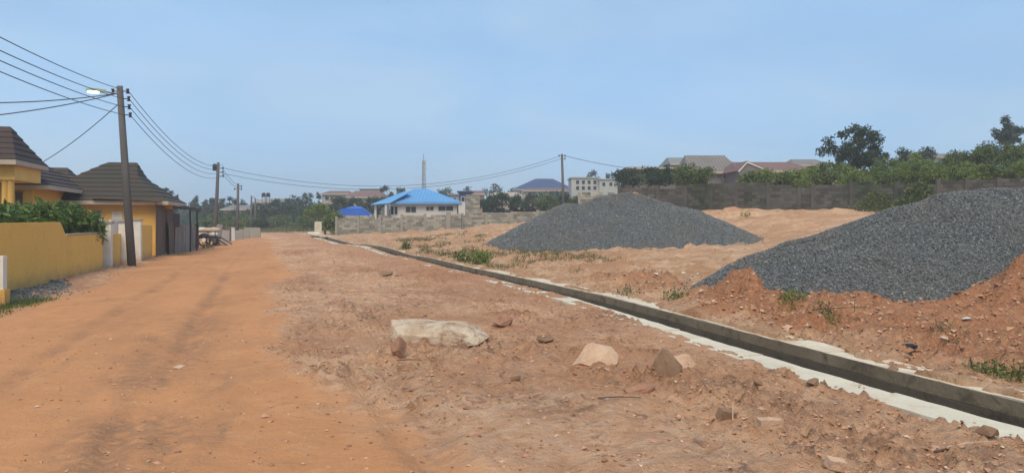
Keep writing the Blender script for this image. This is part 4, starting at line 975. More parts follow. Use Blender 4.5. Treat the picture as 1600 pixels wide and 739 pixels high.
building('distant_house', 'far long bungalow under the slate blue roof', 185, 815, 900, 325, 298, 293, 825, 890, 9, m_wall_b, m_roof_br, [(825, 830, 301, 307), (842, 847, 301, 307), (858, 863, 301, 307), (876, 881, 301, 307)])
building('distant_house', 'big far house with a dark slate blue hip roof', 215, 800, 898, 320, 296, 277, 838, 866, 16, m_wall_b, m_roof_bl)
wn = [(900 + 9 * i, 905 + 9 * i, y, y + 6) for i in range(4) for y in (282, 291)]
building('unfinished_block', 'white two storey unfinished building with open windows', 165, 893, 936, 320, 278.5, 276, 895, 930, 9, m_wall_p, m_wall_p, wn, flat=True, cat='building')
building('unfinished_block', 'lower pale wing joined to the white two storey building', 164, 936.5, 966, 320, 281, 279, 938, 960, 7, m_wall_p, m_wall_p, [(941, 946, 285, 291), (952, 957, 285, 291)], flat=True, cat='building')
# right: houses on the rise
b = building('open_shed', 'long grey shed with a slanting roof and open end on the rise', 104, 978, 1060, 282, 262, 258, 985, 1055, 7, m_wall_d, m_roof_gr, [(984, 993, 264, 271, m_wall_w)], over=.3, cat='shed')
building('grey_house', 'small greenish grey roofed house left of the large grey roof', 112, 1046, 1086, 275, 256, 242.5, 1052, 1082, 9, m_wall_g, mat('green_grey_roof', (.21, .225, .20), None, .5, .8, .1), ())
building('grey_house', 'house with a large weathered grey-brown sheet roof above the dark wall', 98, 1074, 1160, 285, 269, 238.5, 1082, 1147, 9, m_wall_d, m_roof_gr, [(1100, 1108, 273, 280), (1130, 1138, 273, 280)], rows=16)
b = building('brown_house', 'house with a brown tiled roof and pale verge right of the grey roof', 92, 1148, 1282, 285, 267, 249, 1162, 1252, 9, m_wall_d, m_roof_br, [(1215, 1224, 270, 276), (1250, 1258, 270, 276)], rows=0)
k = 90 / F; pc_ = 1215; z0 = b.location.z; Z = lambda q: zpy(q, 91) - z0; X = lambda q: (q - pc_) * 91 / F
mb = MB(); mb.prism([(X(1146), -1.6, Z(268)), (X(1161), -1.6, Z(253)), (X(1196), -1.6, Z(267.5)), (X(1196), -1.6, Z(269.5)), (X(1161), -1.6, Z(255.5)), (X(1148), -1.6, Z(269.5))], (0, .12, 0)); part('gable_verge', mb, m_wall_w, b)
mb = MB(); mb.prism([(X(1149), -1.47, Z(284)), (X(1149), -1.47, Z(268.5)), (X(1161), -1.47, Z(255.5)), (X(1193), -1.47, Z(268.5)), (X(1193), -1.47, Z(284))], (0, 1.4, 0)); part('gable_wall', mb, m_wall_d, b)
mb = MB(); mb.prism([(X(1145), -1.45, Z(267.8)), (X(1161), -1.45, Z(252.6)), (X(1161), 3.5, Z(252.6)), (X(1145), 3.5, Z(267.8))], (0, 0, .05)); mb.prism([(X(1161), -1.45, Z(252.6)), (X(1197), -1.45, Z(267.2)), (X(1197), 3.5, Z(267.2)), (X(1161), 3.5, Z(252.6))], (0, 0, .05)); part('gable_roof', mb, m_roof_br, b)
building('distant_house', 'far grey roofed house between the brown roof and the big tree', 135, 1240, 1300, 275, 258, 246, 1250, 1290, 9, m_wall_d, m_roof_gr, [(1262, 1268, 260, 265)])
building('distant_house', 'far house with a low roof seen through the bushes', 140, 1425, 1530, 280, 246, 237, 1440, 1515, 9, m_wall_w, m_roof_gr, [(1490, 1500, 248, 256, m_wall_w)])

# ================================================================== trees and bushes
ptree('broad_tree', 'dark spreading tree standing above the long dark block wall', 'tree', 1338, 72, 300, [(1338, 199, 262, 46), (1300, 228, 264, 26), (1372, 222, 270, 30), (1350, 240, 290, 40)], 85, 9.5, 9500, 4.4, m_leaf_dark, 101, None, 9, 14, .8)
ptree('slim_tree', 'tall dark narrow tree poking up behind the green bushes', 'tree', 1577, 95, 300, [(1574, 181, 205, 11), (1582, 196, 228, 21), (1562, 203, 216, 10)], 40, 7, 3600, 4, m_leaf_dark, 102, None, 6, 9, .8)
for i, (px, d, pb, crowns, n, m, lb) in enumerate((
        (1432, 66, 300, [(1432, 240, 300, 34)], 2600, m_leaf_lite, 'light green rounded bush crowding the end of the dark wall'),
        (1300, 66, 300, [(1300, 250, 295, 26)], 1800, m_leaf_mid, 'mid green bush under the left side of the spreading tree'),
        (1385, 68, 300, [(1388, 248, 300, 30)], 2000, m_leaf_mid, 'mid green bush under the right side of the spreading tree'),
        (1412, 78, 290, [(1412, 232, 268, 9)], 500, m_leaf_dark, 'small dark bush next to the spreading tree'),
        (1446, 82, 290, [(1446, 232, 275, 14)], 700, m_leaf_dark, 'dark bush behind the light green rounded bush'),
        (1480, 64, 300, [(1480, 245, 298, 32)], 2200, m_leaf_mid, 'mid green bush between the light bush and the hanging stems'),
        (1530, 62, 300, [(1530, 232, 295, 34)], 2600, m_leaf_mid, 'tall mid green bush above the blackened wall'),
        (1585, 60, 300, [(1588, 224, 292, 36)], 3000, m_leaf_mid, 'large green bush at the foot of the narrow tree'),
        (1640, 60, 300, [(1640, 215, 292, 40)], 2400, m_leaf_mid, 'large green bush past the narrow tree'),
        (1545, 80, 290, [(1545, 224, 260, 24)], 1200, m_leaf_dark, 'dark bush crown behind the tall mid green bush'),
        (1215, 64, 290, [(1205, 266, 294, 28), (1245, 268, 294, 30)], 2600, m_leaf_lite, 'bright green thicket growing over the wall below the brown roof'),
        (1095, 70, 290, [(1075, 258, 288, 26), (1105, 262, 290, 20)], 1800, m_leaf_mid, 'green bushes in front of the large grey roof'),
        (1030, 78, 290, [(1030, 262, 290, 30)], 1600, m_leaf_dark, 'dark green bush beside the slanting grey shed'),
        (1322, 64, 300, [(1322, 262, 296, 22)], 1500, m_leaf_lite, 'light green bush right below the spreading tree'),
        (1360, 63, 300, [(1360, 266, 296, 24)], 1500, m_leaf_mid, 'low mid green bush touching the dark wall top'),
        (1408, 62, 300, [(1408, 262, 298, 20)], 1300, m_leaf_lite, 'low light bush left of the rounded light bush'),
        (1460, 60, 300, [(1462, 262, 298, 22)], 1500, m_leaf_lite, 'low light bush right of the rounded light bush'),
        (1505, 58, 300, [(1505, 255, 296, 24)], 1700, m_leaf_lite, 'light green bush behind the start of the blackened wall'),
        (1560, 57, 300, [(1558, 252, 296, 26)], 1700, m_leaf_mid, 'green bush under the arching bare stems'),
        (1270, 66, 300, [(1268, 262, 296, 20)], 1300, m_leaf_lite, 'bright bush between the brown roof and the spreading tree'),
        (1448, 61, 300, [(1448, 250, 296, 26)], 1900, m_leaf_lite, 'yellow green bush leaning on the rounded light bush'),
        (1492, 70, 300, [(1495, 240, 296, 26)], 1700, m_leaf_mid, 'tall leafy bush behind the first stretch of blackened wall'),
        (1520, 57, 300, [(1522, 258, 296, 24)], 1700, m_leaf_lite, 'pale green bush directly above the blackened wall'),
        (1600, 56, 300, [(1598, 248, 296, 30)], 2000, m_leaf_lite, 'pale green bush above the last stretch of blackened wall'),
        (1180, 63, 290, [(1178, 272, 296, 22)], 1300, m_leaf_mid, 'low bush on the wall under the pale gable verge'),
        (1340, 60, 300, [(1340, 270, 296, 24)], 1400, m_leaf_lite, 'pale green bush along the wall beneath the spreading tree'),
        (985, 84, 295, [(985, 266, 292, 24)], 1200, m_leaf_dark, 'dark bush between the white building and the slanting shed'))):
    ptree('bush', lb, 'bush', px, d, pb, crowns, 44, 9.5, int(n * 2.2), 3.6, m, 200 + i, None, 3, 5, .8)
# creeper on the wall
p = P(1440, 320, 53.6); t = thing('creeper', 'dark green creeper covering the dark wall near the big gravel heap', 'creeper', (p.x, p.y, Hz(p.x, p.y)), -AL)
rg = rnd(333); n_ = 3200; xx = rg.normal(0, .95, n_); zz = rg.random(n_) * 2.1 * np.exp(-(xx / 1.6) ** 2) ; yy = rg.normal(-.05, .16, n_) + .25
leaf_part('foliage', np.stack([xx, yy, zz + .02], 1), .17, m_leaf_mid, t, 334, .6, .3)
for a in (-.8, -.3, .2, .7): part('stem', MB().tube([(a, .3, -.1), (a * 1.2, .25, 1.0), (a * 1.4, .3, 1.8)], [.03, .02, .01], 5), m_bark, t)
p = P(1375, 325, 54.8); t = thing('creeper', 'sparse olive creeper clinging to the middle of the dark wall', 'creeper', (p.x, p.y, Hz(p.x, p.y)), -AL)
n_ = 1200; xx = rg.normal(0, .9, n_); zz = rg.random(n_) * 1.5 * np.exp(-(xx / 1.5) ** 2); leaf_part('foliage', np.stack([xx, rg.normal(.2, .12, n_), zz + .02], 1), .15, m_leaf_mid, t, 337, .6, .3)
for a in (-.6, 0, .6): part('stem', MB().tube([(a, .3, -.1), (a * 1.2, .25, .8), (a * 1.4, .3, 1.3)], [.03, .02, .01], 5), m_bark, t)
# long arching stems above the blackened wall
for i, (a, b) in enumerate((((1528, 246), (1562, 272)), ((1521, 250), (1548, 276)), ((1536, 243), (1556, 262)))):
    mb = MB(); A = P(*a, 60.5); B = P(*b, 60); mb.tube([B + Vector((0, 0, -2.2)), B, A.lerp(B, .5) + Vector((0, 0, .12)), A], [.03, .03, .025, .012], 5)
    o_ = link('arching_stem', mb.mesh('arching_stem'), m_leaf_dry); tag(o_, 'pale arching bare stem leaning over the blackened wall bushes', 'stem', 'arching stems over the wall')
# hedge behind the middle plot
for i, (px, pt, hw, d, m) in enumerate(((762, 302, 14, 108, m_leaf_dark), (785, 300, 14, 110, m_leaf_dark), (808, 304, 16, 108, m_leaf_dark), (832, 302, 15, 110, m_leaf_dark), (856, 303, 16, 108, m_leaf_mid), (880, 304, 16, 110, m_leaf_dark), (900, 306, 12, 108, m_leaf_mid))):
    ptree('hedge_tree', ('first', 'second', 'third', 'fourth', 'fifth', 'sixth', 'last')[i] + ' dark hedge shrub counted from the stout block pillar to the gravel heap', 'shrub', px, d, 335, [(px, pt, 338, hw)], 30, 6.5, 2600, 3, m, 300 + i, 'hedge right of the block pillar', 2, 4, .8)
# slender trees on the left skyline
for i, (px, pt, pb, hw, d, lb) in enumerate((
        (259, 293, 322, 5, 120, 'slender crooked tree just behind the bungalow roof corner'), (272, 296, 330, 5, 118, 'slender tree bending over the shed roof'),
        (300, 314, 332, 9, 170, 'low round tree between the slender trees'), (317, 314, 332, 7, 172, 'low narrow tree between the slender trees'))):
    ptree('skyline_tree', lb, 'tree', px, d, 345, [(px, pt, pb, hw)], 9, 3.2, 600, 3.0, m_leaf_dark, 400 + i, None, 2, 4, .8)
for i, (px, pt, hw) in enumerate(((306, 306, 4.5), (331, 309, 4.5), (347, 308, 4.5), (321, 313, 4), (450, 302, 6), (462, 297, 7), (475, 299, 6), (484, 299, 6), (498, 297, 4.5))):
    ptree('column_tree', ('narrow skyline tree nearest the shed roof posts', 'narrow skyline tree just before the boxed utility pole', 'narrow skyline tree just past the boxed utility pole', 'shortest narrow skyline tree near the shed posts', 'first narrow skyline tree past the paired water tanks', 'second narrow skyline tree past the paired water tanks', 'third narrow skyline tree past the paired water tanks', 'fourth narrow skyline tree past the paired water tanks', 'thin narrow skyline tree beside the far brown roofed house')[i], 'tree', px, 175, 345, [(px, pt, 345, hw)], 22, 3, 1100, 2.4, m_leaf_dark, 420 + i, 'narrow trees on the skyline', 2, 4, .9)
ptree('skyline_tree', 'broad dark tree behind the third utility pole', 'tree', 366, 165, 345, [(362, 303, 335, 8), (374, 311, 335, 12)], 16, 4, 1200, 3, m_leaf_dark, 440, None, 3, 5, .8)
ptree('skyline_tree', 'rounded dark tree beyond the blue roof ridge', 'tree', 612, 150, 340, [(607, 290, 320, 16), (628, 294, 318, 10)], 18, 5, 1400, 3.4, m_leaf_dark, 441, None, 3, 5, .8)
ptree('skyline_tree', 'rounded dark tree beside the white two storey building', 'tree', 925, 200, 330, [(925, 270, 300, 18)], 14, 5, 1000, 3.4, m_leaf_dark, 442, None, 3, 5, .8)
ptree('skyline_tree', 'tiny round tree on the skyline past the white building', 'tree', 954, 210, 330, [(954, 267, 290, 7)], 8, 3, 500, 3, m_leaf_dark, 443, None, 2, 4, .8)
for i, (px, pt, hw, d) in enumerate(((700, 297, 18, 220), (730, 292, 20, 240), (765, 296, 14, 240), (780, 289, 14, 230), (800, 294, 12, 250), (845, 280, 10, 260), (690, 296, 12, 230))):
    ptree('far_tree', ('hazy far tree over the right end of the blue roof', 'broad hazy far tree above the dark blue cabin', 'hazy far tree above the far beige bungalow', 'taller hazy far tree left of the slate blue roof', 'small hazy far tree touching the slate blue roof', 'hazy far treetop over the slate blue ridge', 'small hazy far tree above the blue roof slope')[i], 'tree', px, d, 335, [(px, pt, 330, hw)], 14, 6, 900, 3.6, m_leaf_dark, 450 + i, 'hazy far trees behind the houses', 3, 5, .8)
# greenery past the road end
for i, (px, pt, pb, hw, d, m, lb) in enumerate((
        (345, 332, 362, 22, 128, m_leaf_mid, 'green bush behind the standing slabs'), (380, 334, 364, 20, 126, m_leaf_mid, 'green bush behind the third utility pole'),
        (420, 326, 358, 24, 140, m_leaf_dark, 'dark green bush right of the far thin poles'), (455, 322, 352, 26, 145, m_leaf_dark, 'wide dark bush below the skyline trees'),
        (408, 344, 366, 10, 118, m_leaf_dark, 'small dark bush at the left of the grassy patch'), (490, 322, 350, 26, 140, m_leaf_dark, 'dark bush behind the light green tree'),
        (455, 350, 362, 20, 122, m_leaf_mid, 'low green scrub at the road end'), (435, 338, 354, 22, 132, m_leaf_mid, 'mid green bush behind the grassy patch'),
        (520, 318, 345, 20, 120, m_leaf_dark, 'dark bush left of the blue tarpaulin'),
        (528, 309, 330, 16, 128, m_leaf_dark, 'dark bush hiding the foot of the far brown roofed house'), (556, 311, 332, 16, 128, m_leaf_dark, 'dark bush right above the blue tarpaulin'), (586, 309, 332, 16, 128, m_leaf_dark, 'dark bush between the tarpaulin and the blue roof'),
        (325, 340, 368, 20, 112, m_leaf_mid, 'leafy bush behind the loaded handcart'), (362, 345, 368, 18, 112, m_leaf_mid, 'leafy bush behind the pale narrow slab'), (395, 340, 366, 16, 122, m_leaf_mid, 'leafy bush around the far thin poles'),
        (405, 318, 345, 18, 142, m_leaf_dark, 'dark tree crown before the far pale house'), (435, 314, 340, 18, 146, m_leaf_dark, 'dark tree crown right of the far pale house'), (475, 312, 340, 24, 148, m_leaf_dark, 'dark tree crown beneath the tall skyline trees'),
        (330, 330, 356, 22, 140, m_leaf_dark, 'dark bush below the slender skyline trees'), (365, 330, 352, 22, 138, m_leaf_dark, 'dark bush beneath the long low shed'), (475, 340, 362, 20, 116, m_leaf_mid, 'green bush left of the small light green tree'))):
    ptree('bush', lb, 'bush', px, d, pb, [(px, pt, pb + 4, hw)], 36, 6, 2600, 2.8, m, 500 + i, None, 2, 4, .8)
ptree('roadside_tree', 'light green small tree by the end of the pale block wall', 'tree', 508, 84, 367, [(495, 318, 340, 18), (515, 326, 362, 17), (520, 345, 368, 11)], 40, 7, 3600, 3.4, m_leaf_lite, 520, None, 4, 7, .8)
p = G(497, 366, 82); t = thing('concrete_post', 'short pale concrete posts beside the light green tree', 'post', p); mb = MB(); mb.box(-.35, .35, -.1, .1, -.2, 1.5); part('post', mb, m_conc, t)
# dark woodland that fills the far middle ground
rg = rnd(600); wd = []
for i in range(150):
    px = rg.uniform(200, 900); d = rg.uniform(190, 330); p = P(px, 345, d); z = Hz(p.x, p.y); hgt = rg.uniform(3.0, 6.5)
    c_, r_ = clumps(rg, (p.x, p.y, z + hgt * .5, rg.uniform(3, 6), rg.uniform(3, 5), hgt * .5), 9, 1.7); wd.append(fill(rg, c_, r_, 260))
wd = np.concatenate(wd)
leaf_part('woodland', wd, 1.0, m_leaf_dark, None, 601, .6, .1, kind='stuff'); o_ = bpy.data.objects['woodland']; tag(o_, 'far dark woodland filling the land beyond the road end', 'woodland', None, 'stuff')
rg = rnd(610); wd = []
for i in range(110):
    px = rg.uniform(850, 1750); d = rg.uniform(170, 300); p = P(px, 345, d); z = Hz(p.x, p.y); hgt = rg.uniform(5, 10)
    c_, r_ = clumps(rg, (p.x, p.y, z + hgt * .5, rg.uniform(3, 6), rg.uniform(3, 5), hgt * .5), 9, 1.9); wd.append(fill(rg, c_, r_, 240))
leaf_part('woodland', np.concatenate(wd), 1.1, m_leaf_dark, None, 611, .6, .1, kind='stuff'); o_ = bpy.data.objects['woodland.001']; tag(o_, 'far dark woodland behind the houses on the rise', 'woodland', None, 'stuff')

# ================================================================== weeds and grass
def weed(px, py, h, w_, n, m, seed, label, blade=.5):
    p = ground_at(px, py); t = thing('weed_clump', label, 'weed', p); rg = rnd(seed)
    r_ = rg.random(n) ** .6 * w_; a_ = rg.random(n) * 6.283; zz = rg.random(n) ** 1.3 * h * (1 - (r_ / w_) ** 2 * .6)
    x_, y_ = r_ * np.cos(a_), r_ * np.sin(a_)
    off = max(0., float(drain_x(p.y)) + DW + .2 + w_ - p.x) if p.x > drain_x(p.y) - .6 else 0.
    t.location.x += off; p = Vector(t.location); p.z = Hz(p.x, p.y); t.location.z = p.z
    g_ = H(x_ + p.x, y_ + p.y) - p.z
    leaf_part('leaves', np.stack([x_, y_, zz + g_], 1), h * .35, m, t, seed + 1, .35 if blade > .4 else .15, -.35)
    for k_ in range(4):
        i_ = rg.integers(n); mb = MB(); mb.tube([(x_[i_] * .5, y_[i_] * .5, g_[i_] - .05), (x_[i_] * .8, y_[i_] * .8, g_[i_] + zz[i_] * .6), (x_[i_], y_[i_], g_[i_] + zz[i_] + .02)], [.012, .009, .004], 4); part('stem', mb, m_bark, t)
weeds = [(750, 412, .55, .42, 300, m_leaf_lite, 'leafy weed clump by the drain before the long gravel heap'), (708, 408, .55, .35, 150, m_leaf_mid, 'tall weed clump left of the leafy weed by the drain'),
         (672, 402, .35, .5, 200, m_leaf_dry, 'dry weed tuft at the drain edge among the pale soil'), (625, 390, .5, .3, 180, m_leaf_mid, 'small weed on the plot near the far drain'), (648, 398, .3, .5, 180, m_leaf_dry, 'dry grass tuft beside the far drain kerb'),
         (735, 395, .35, .45, 180, m_leaf_dry, 'dry straw tuft behind the leafy weed clump'), (690, 388, .35, .5, 160, m_leaf_dry, 'dry straw tuft on the plot below the lighter wall panel'),
         (1552, 586, .16, .22, 260, m_leaf_mid, 'green weed tuft at the field side kerb of the drain'), (1592, 596, .16, .20, 200, m_leaf_mid, 'spreading green weed where the drain leaves the view'), (1525, 578, .10, .2, 120, m_leaf_mid, 'small creeping weed beside the pale kerb'),
         (1238, 478, .22, .24, 200, m_leaf_lite, 'bright weed at the toe of the big gravel heap'), (1300, 506, .12, .16, 140, m_leaf_lite, 'small bright weed on the red soil bank'), (1290, 492, .2, .2, 90, m_leaf_dry, 'dry twiggy weed on the red soil bank'),
         (1055, 466, .22, .3, 180, m_leaf_mid, 'weed tuft left of the red soil mound'), (975, 462, .2, .35, 140, m_leaf_dry, 'dry weed tuft by the drain before the red hump'), (1480, 530, .15, .28, 160, m_leaf_dry, 'olive weed patch among the rubble'),
         (1160, 455, .1, .2, 60, m_leaf_dry, 'withered tuft on top of the red mound'), (900, 425, .15, .3, 90, m_leaf_dry, 'withered tuft on the pale plot soil'), (1165, 340, .4, .35, 120, m_leaf_lite, 'small bright weed beside the far end of the long heap'),
         (325, 388, .35, .45, 200, m_leaf_mid, 'weed tuft below the loaded handcart'), (345, 384, .25, .5, 200, m_leaf_dry, 'dry tuft on the verge by the standing slabs'), (285, 400, .2, .5, 160, m_leaf_dry, 'dry tuft before the shed posts')]
for i, a in enumerate(weeds): weed(*a[:6], 700 + i, a[6])
# grass patch by the yellow wall, grassy verge past the road
def grass(name, label, xs, ys, n, hgt, m, seed, dens=None):
    rg = rnd(seed); x_ = rg.uniform(*xs, n); y_ = rg.uniform(*ys, n)
    if dens is not None: k_ = dens(x_, y_, rg); x_, y_ = x_[k_], y_[k_]
    z_ = H(x_, y_); n_ = len(x_); hh = hgt * rg.uniform(.5, 1.3, n_); a_ = rg.random(n_) * 6.283; ln = rg.normal(0, .4, (n_, 2)) * hh[:, None]
    wv = np.stack([np.cos(a_), np.sin(a_), a_ * 0], 1) * (hh * .09)[:, None]; b_ = np.stack([x_, y_, z_ - .01], 1); tp_ = b_ + np.stack([ln[:, 0], ln[:, 1], hh], 1)
    me = np_mesh(name, np.stack([b_ - wv, b_ + wv, tp_], 1).reshape(-1, 3), np.arange(n_ * 3).reshape(-1, 3)); t_ = me.attributes.new('tint', 'FLOAT', 'POINT'); t_.data.foreach_set('value', np.repeat(rg.random(n_), 3).astype(np.float32))
    return tag(link(name, me, m, None, 'stuff'), label, 'grass', None, 'stuff')
grass('grass', 'short green grass at the foot of the yellow wall', (-7, -5.2), (12, 21), 16000, .09, m_leaf_mid, 801, lambda x, y, r: (fbm(x * .8, y * .5, 3, 91) + r.normal(0, .02, len(x)) > .53) & (x < -5.3 - r.random(len(x)) * .5))
grass('grass', 'tall rough grass beyond the end of the dirt road', (-25, 14), (108, 150), 14000, .5, m_leaf_dry, 802)
grass('grass', 'scattered dry grass over the open plot by the drain', (6.6, 12), (26, 60), 22000, .17, m_leaf_dry, 803, lambda x, y, r: (fbm(x * .5, y * .35, 3, 71) + r.normal(0, .03, len(x)) > .53) & (x > drain_x(y) + 1.2))
# grey gravel spilled at the foot of the yellow wall
rg = rnd(820); n_ = 9000; y_ = rg.uniform(18.8, 26, n_); x_ = WX + .02 + np.abs(rg.normal(0, .42, n_)) * np.interp(y_, [18.8, 20, 23, 26], [.6, 1.1, 1.0, .4])
o_ = stone_mesh('gravel', np.stack([x_, y_, H(x_, y_) + .01], 1), .045, m_gravel, None, 821); tag(o_, 'thin grey gravel spilled along the foot of the yellow wall', 'gravel', None, 'stuff')

# ================================================================== rocks and rubble
def rock_mesh(name, size, seed, n=14, pts=None, sub=2, amp=.05):
    rg = rnd(seed); bm = bmesh.new()
    if pts is None:
        d_ = rg.normal(size=(n, 3)); d_ /= np.linalg.norm(d_, axis=1, keepdims=True); d_ *= rg.uniform(.75, 1.05, (n, 1)); pts = d_ * np.array(size) / 2
    vs_ = [bm.verts.new(tuple(q)) for q in pts]
    r_ = bmesh.ops.convex_hull(bm, input=vs_)
    bmesh.ops.delete(bm, geom=list({g_ for g_ in r_['geom_interior'] + r_['geom_unused'] if isinstance(g_, bmesh.types.BMVert)}), context='VERTS')
    bmesh.ops.triangulate(bm, faces=bm.faces)
    for _ in range(sub): bmesh.ops.subdivide_edges(bm, edges=bm.edges, cuts=1, use_grid_fill=True)
    if amp:
        co = np.array([v.co for v in bm.verts]); s_ = max(size)
        dn = (fbm(co[:, 0] / s_ * 5 + co[:, 2] / s_ * 3, co[:, 1] / s_ * 5 + seed - co[:, 2] / s_ * 2, 3, seed) - .5) * amp * s_ * 1.6
        bm.normal_update()
        for v, q in zip(bm.verts, dn): v.co += v.normal * q
    bmesh.ops.recalc_face_normals(bm, faces=bm.faces)
    me = bpy.data.meshes.new(name); bm.to_mesh(me); bm.free(); return me
def rock(name, label, px, py, size, m, seed, rz=0., sink=.38, tilt=(0, 0), pts=None, cat='rock', group=None, sub=2, amp=.05):
    p = ground_at(px, py); o_ = link(name, rock_mesh(name, size, seed, 13, pts, sub, amp), m)
    o_.location = p + Vector((0, 0, size[2] * (.5 - sink))); o_.rotation_euler = (*tilt, rz - AL); return tag(o_, label, cat, group)
slab_pts = [(-.78, -.22, -.18), (-.80, .2, -.18), (-.72, -.24, .05), (-.85, .05, .22), (-.60, .28, .22), (.70, .26, .06), (.80, .1, -.05), (.78, -.12, -.02), (.55, -.25, -.12), (-.2, -.32, -.16), (-.25, -.30, .02), (.3, -.28, -.02), (.0, .30, .20), (.4, .3, .18), (-.5, -.15, .17), (.2, -.05, .14), (.75, .25, -.2), (-.6, .3, -.2)]
rock('boulder', 'large pale crusted rock slab lying on the pink verge', 692, 528, (1.6, .6, .42), m_slab, 900, .06, .42, pts=[(a * .86, b * .95, c_ * .92) for a, b, c_ in slab_pts], sub=3, amp=.035)
rock('rock', 'pinkish upright chunk at the left end of the large slab', 622, 553, (.24, .26, .34), m_rock_red, 901, .4, .25)
rock('rock', 'reddish lump behind the right end of the large slab', 784, 508, (.42, .4, .30), m_rock_red, 902, .2, .3)
wedge = [(-.31, -.08, -.10), (-.27, .12, -.12), (-.12, .08, .13), (-.04, .10, .15), (.20, .06, .11), (.27, -.04, .02), (.24, -.12, -.08), (-.22, -.16, -.06), (-.05, -.19, -.10), (.12, -.10, .06), (.25, .15, -.12), (-.2, -.1, -.14), (.2, -.1, -.14)]
rock('rock', 'pale pink wedge shaped rock lying alone on the verge', 932, 566, (.6, .35, .28), m_rock_pink, 903, 0, .30, pts=wedge, sub=2, amp=.02)
shard = [(-.16, -.12, -.16), (-.06, -.1, .19), (.04, .02, .14), (.18, -.06, -.02), (.05, -.2, -.18), (.2, .1, -.16), (-.12, .14, -.16), (-.17, .0, -.04), (.0, .15, .1)]
rock('rock', 'brown pointed rock shard standing near the drain kerb', 1040, 585, (.36, .35, .36), m_rock_brown, 904, 0, .22, pts=shard, sub=3, amp=.05)
rock('rock', 'low pinkish rock against the pointed shard', 1065, 572, (.5, .3, .22), m_rock_pink, 905, .3, .3)
rock('rock', 'flat reddish rock half sunk before the pointed shard', 1000, 612, (.40, .26, .14), m_rock_red, 906, .1, .35)
rock('rock', 'flat brown rock between the large slab and the wedge rock', 853, 537, (.38, .24, .13), m_rock_brown, 907, .0, .3)
rock('rock', 'dark flat rock lying on the verge near the far weeds', 602, 430, (.62, .4, .22), m_rock_brown, 908, .1, .25)
rock('rock', 'small red rock just right of the dark flat rock', 622, 432, (.3, .22, .16), m_rock_red, 909, .1, .3)
cube_pts = [(a * .5, b * .5, c__ * .5) for a in (-1, 1) for b in (-1, 1) for c__ in (-1, 1)]
def brick(label, px, py, s, m, rz, tilt, seed):
    rock('broken_brick', label, px, py, s, m, seed, rz, .25, tilt, [(a * s[0] * (1 + .1 * math.sin(seed * i)), b * s[1], c__ * s[2]) for i, (a, b, c__) in enumerate(cube_pts)], 'brick', None, 3, .07)
brick('pale orange brick piece lying flat near the drain kerb', 1202, 668, (.20, .12, .075), m_rock_pink, .1, (0, 0), 911)
brick('brown brick half buried beside a small stick', 1135, 655, (.15, .10, .10), m_rock_brown, .3, (.2, .25), 912)
brick('reddish brick piece in the bottom corner rubble', 1305, 728, (.13, .09, .07), m_rock_pink, .2, (.2, .2), 913)
rock('rock', 'pale flat stone on the smooth orange road', 283, 574, (.26, .2, .06), m_rock_pale, 914, .2, .45)
for i, (px, py, s, m, lb) in enumerate(((1330, 560, .10, m_rock_brown, 'small clods crumbled onto the drain kerb'), (1270, 600, .22, m_rock_brown, 'brown clod on the white kerb edge'), (1395, 622, .26, m_rock_brown, 'brown clod at the ragged kerb edge'), (1415, 640, .16, m_rock_red, 'red clod below the ragged kerb edge'),
        (1540, 680, .22, m_rock_brown, 'brown clod where the kerb meets the verge'), (960, 602, .14, m_rock_brown, 'small dark stone near the flat reddish rock'), (1055, 598, .09, m_rock_pale, 'pale pebble at the foot of the pointed shard'),
        (1185, 605, .16, m_rock_brown, 'brown clod between kerb and brick piece'), (1240, 640, .13, m_rock_brown, 'dark clod right of the pale brick'), (730, 640, .10, m_rock_brown, 'dark clod on the pale rutted soil'), (805, 595, .16, m_rock_brown, 'brown clump like a bent root on the verge'),
        (1190, 488, .14, m_rock_pale, 'pale stone on the face of the red mound'), (1150, 498, .10, m_rock_pale, 'pale shard at the foot of the red mound'), (1230, 515, .22, m_rock_pink, 'pink slabby stone fallen from the red bank'), (1205, 510, .16, m_rock_pink, 'pink stone above the drain kerb'), (1172, 505, .14, m_rock_pink, 'pinkish stone beside the drain under the mound'),
        (1495, 470, .2, m_rock_brown, 'brown clod on the orange slope'), (1475, 540, .18, m_rock_pale, 'pale stone in the rubble by the weeds'), (1190, 470, .1, m_rock_pale, 'small pale stone on top of the red mound'), (1000, 303, .0, m_rock_pale, ''))):
    if s: rock('rock', lb, px, py, (s, s * .7, s * .5), m, 930 + i, i * .7, .3, sub=1)
p = P(992, 302, 45.5); o_ = link('rock', rock_mesh('rock', (.55, .4, .3), 955), mat('orange_clay_lump', (.55, .28, .12), None, 5, .9, .4)); o_.location = p + Vector((0, 0, -.02)); tag(o_, 'orange clay lump on the crest of the long gravel heap', 'clod')
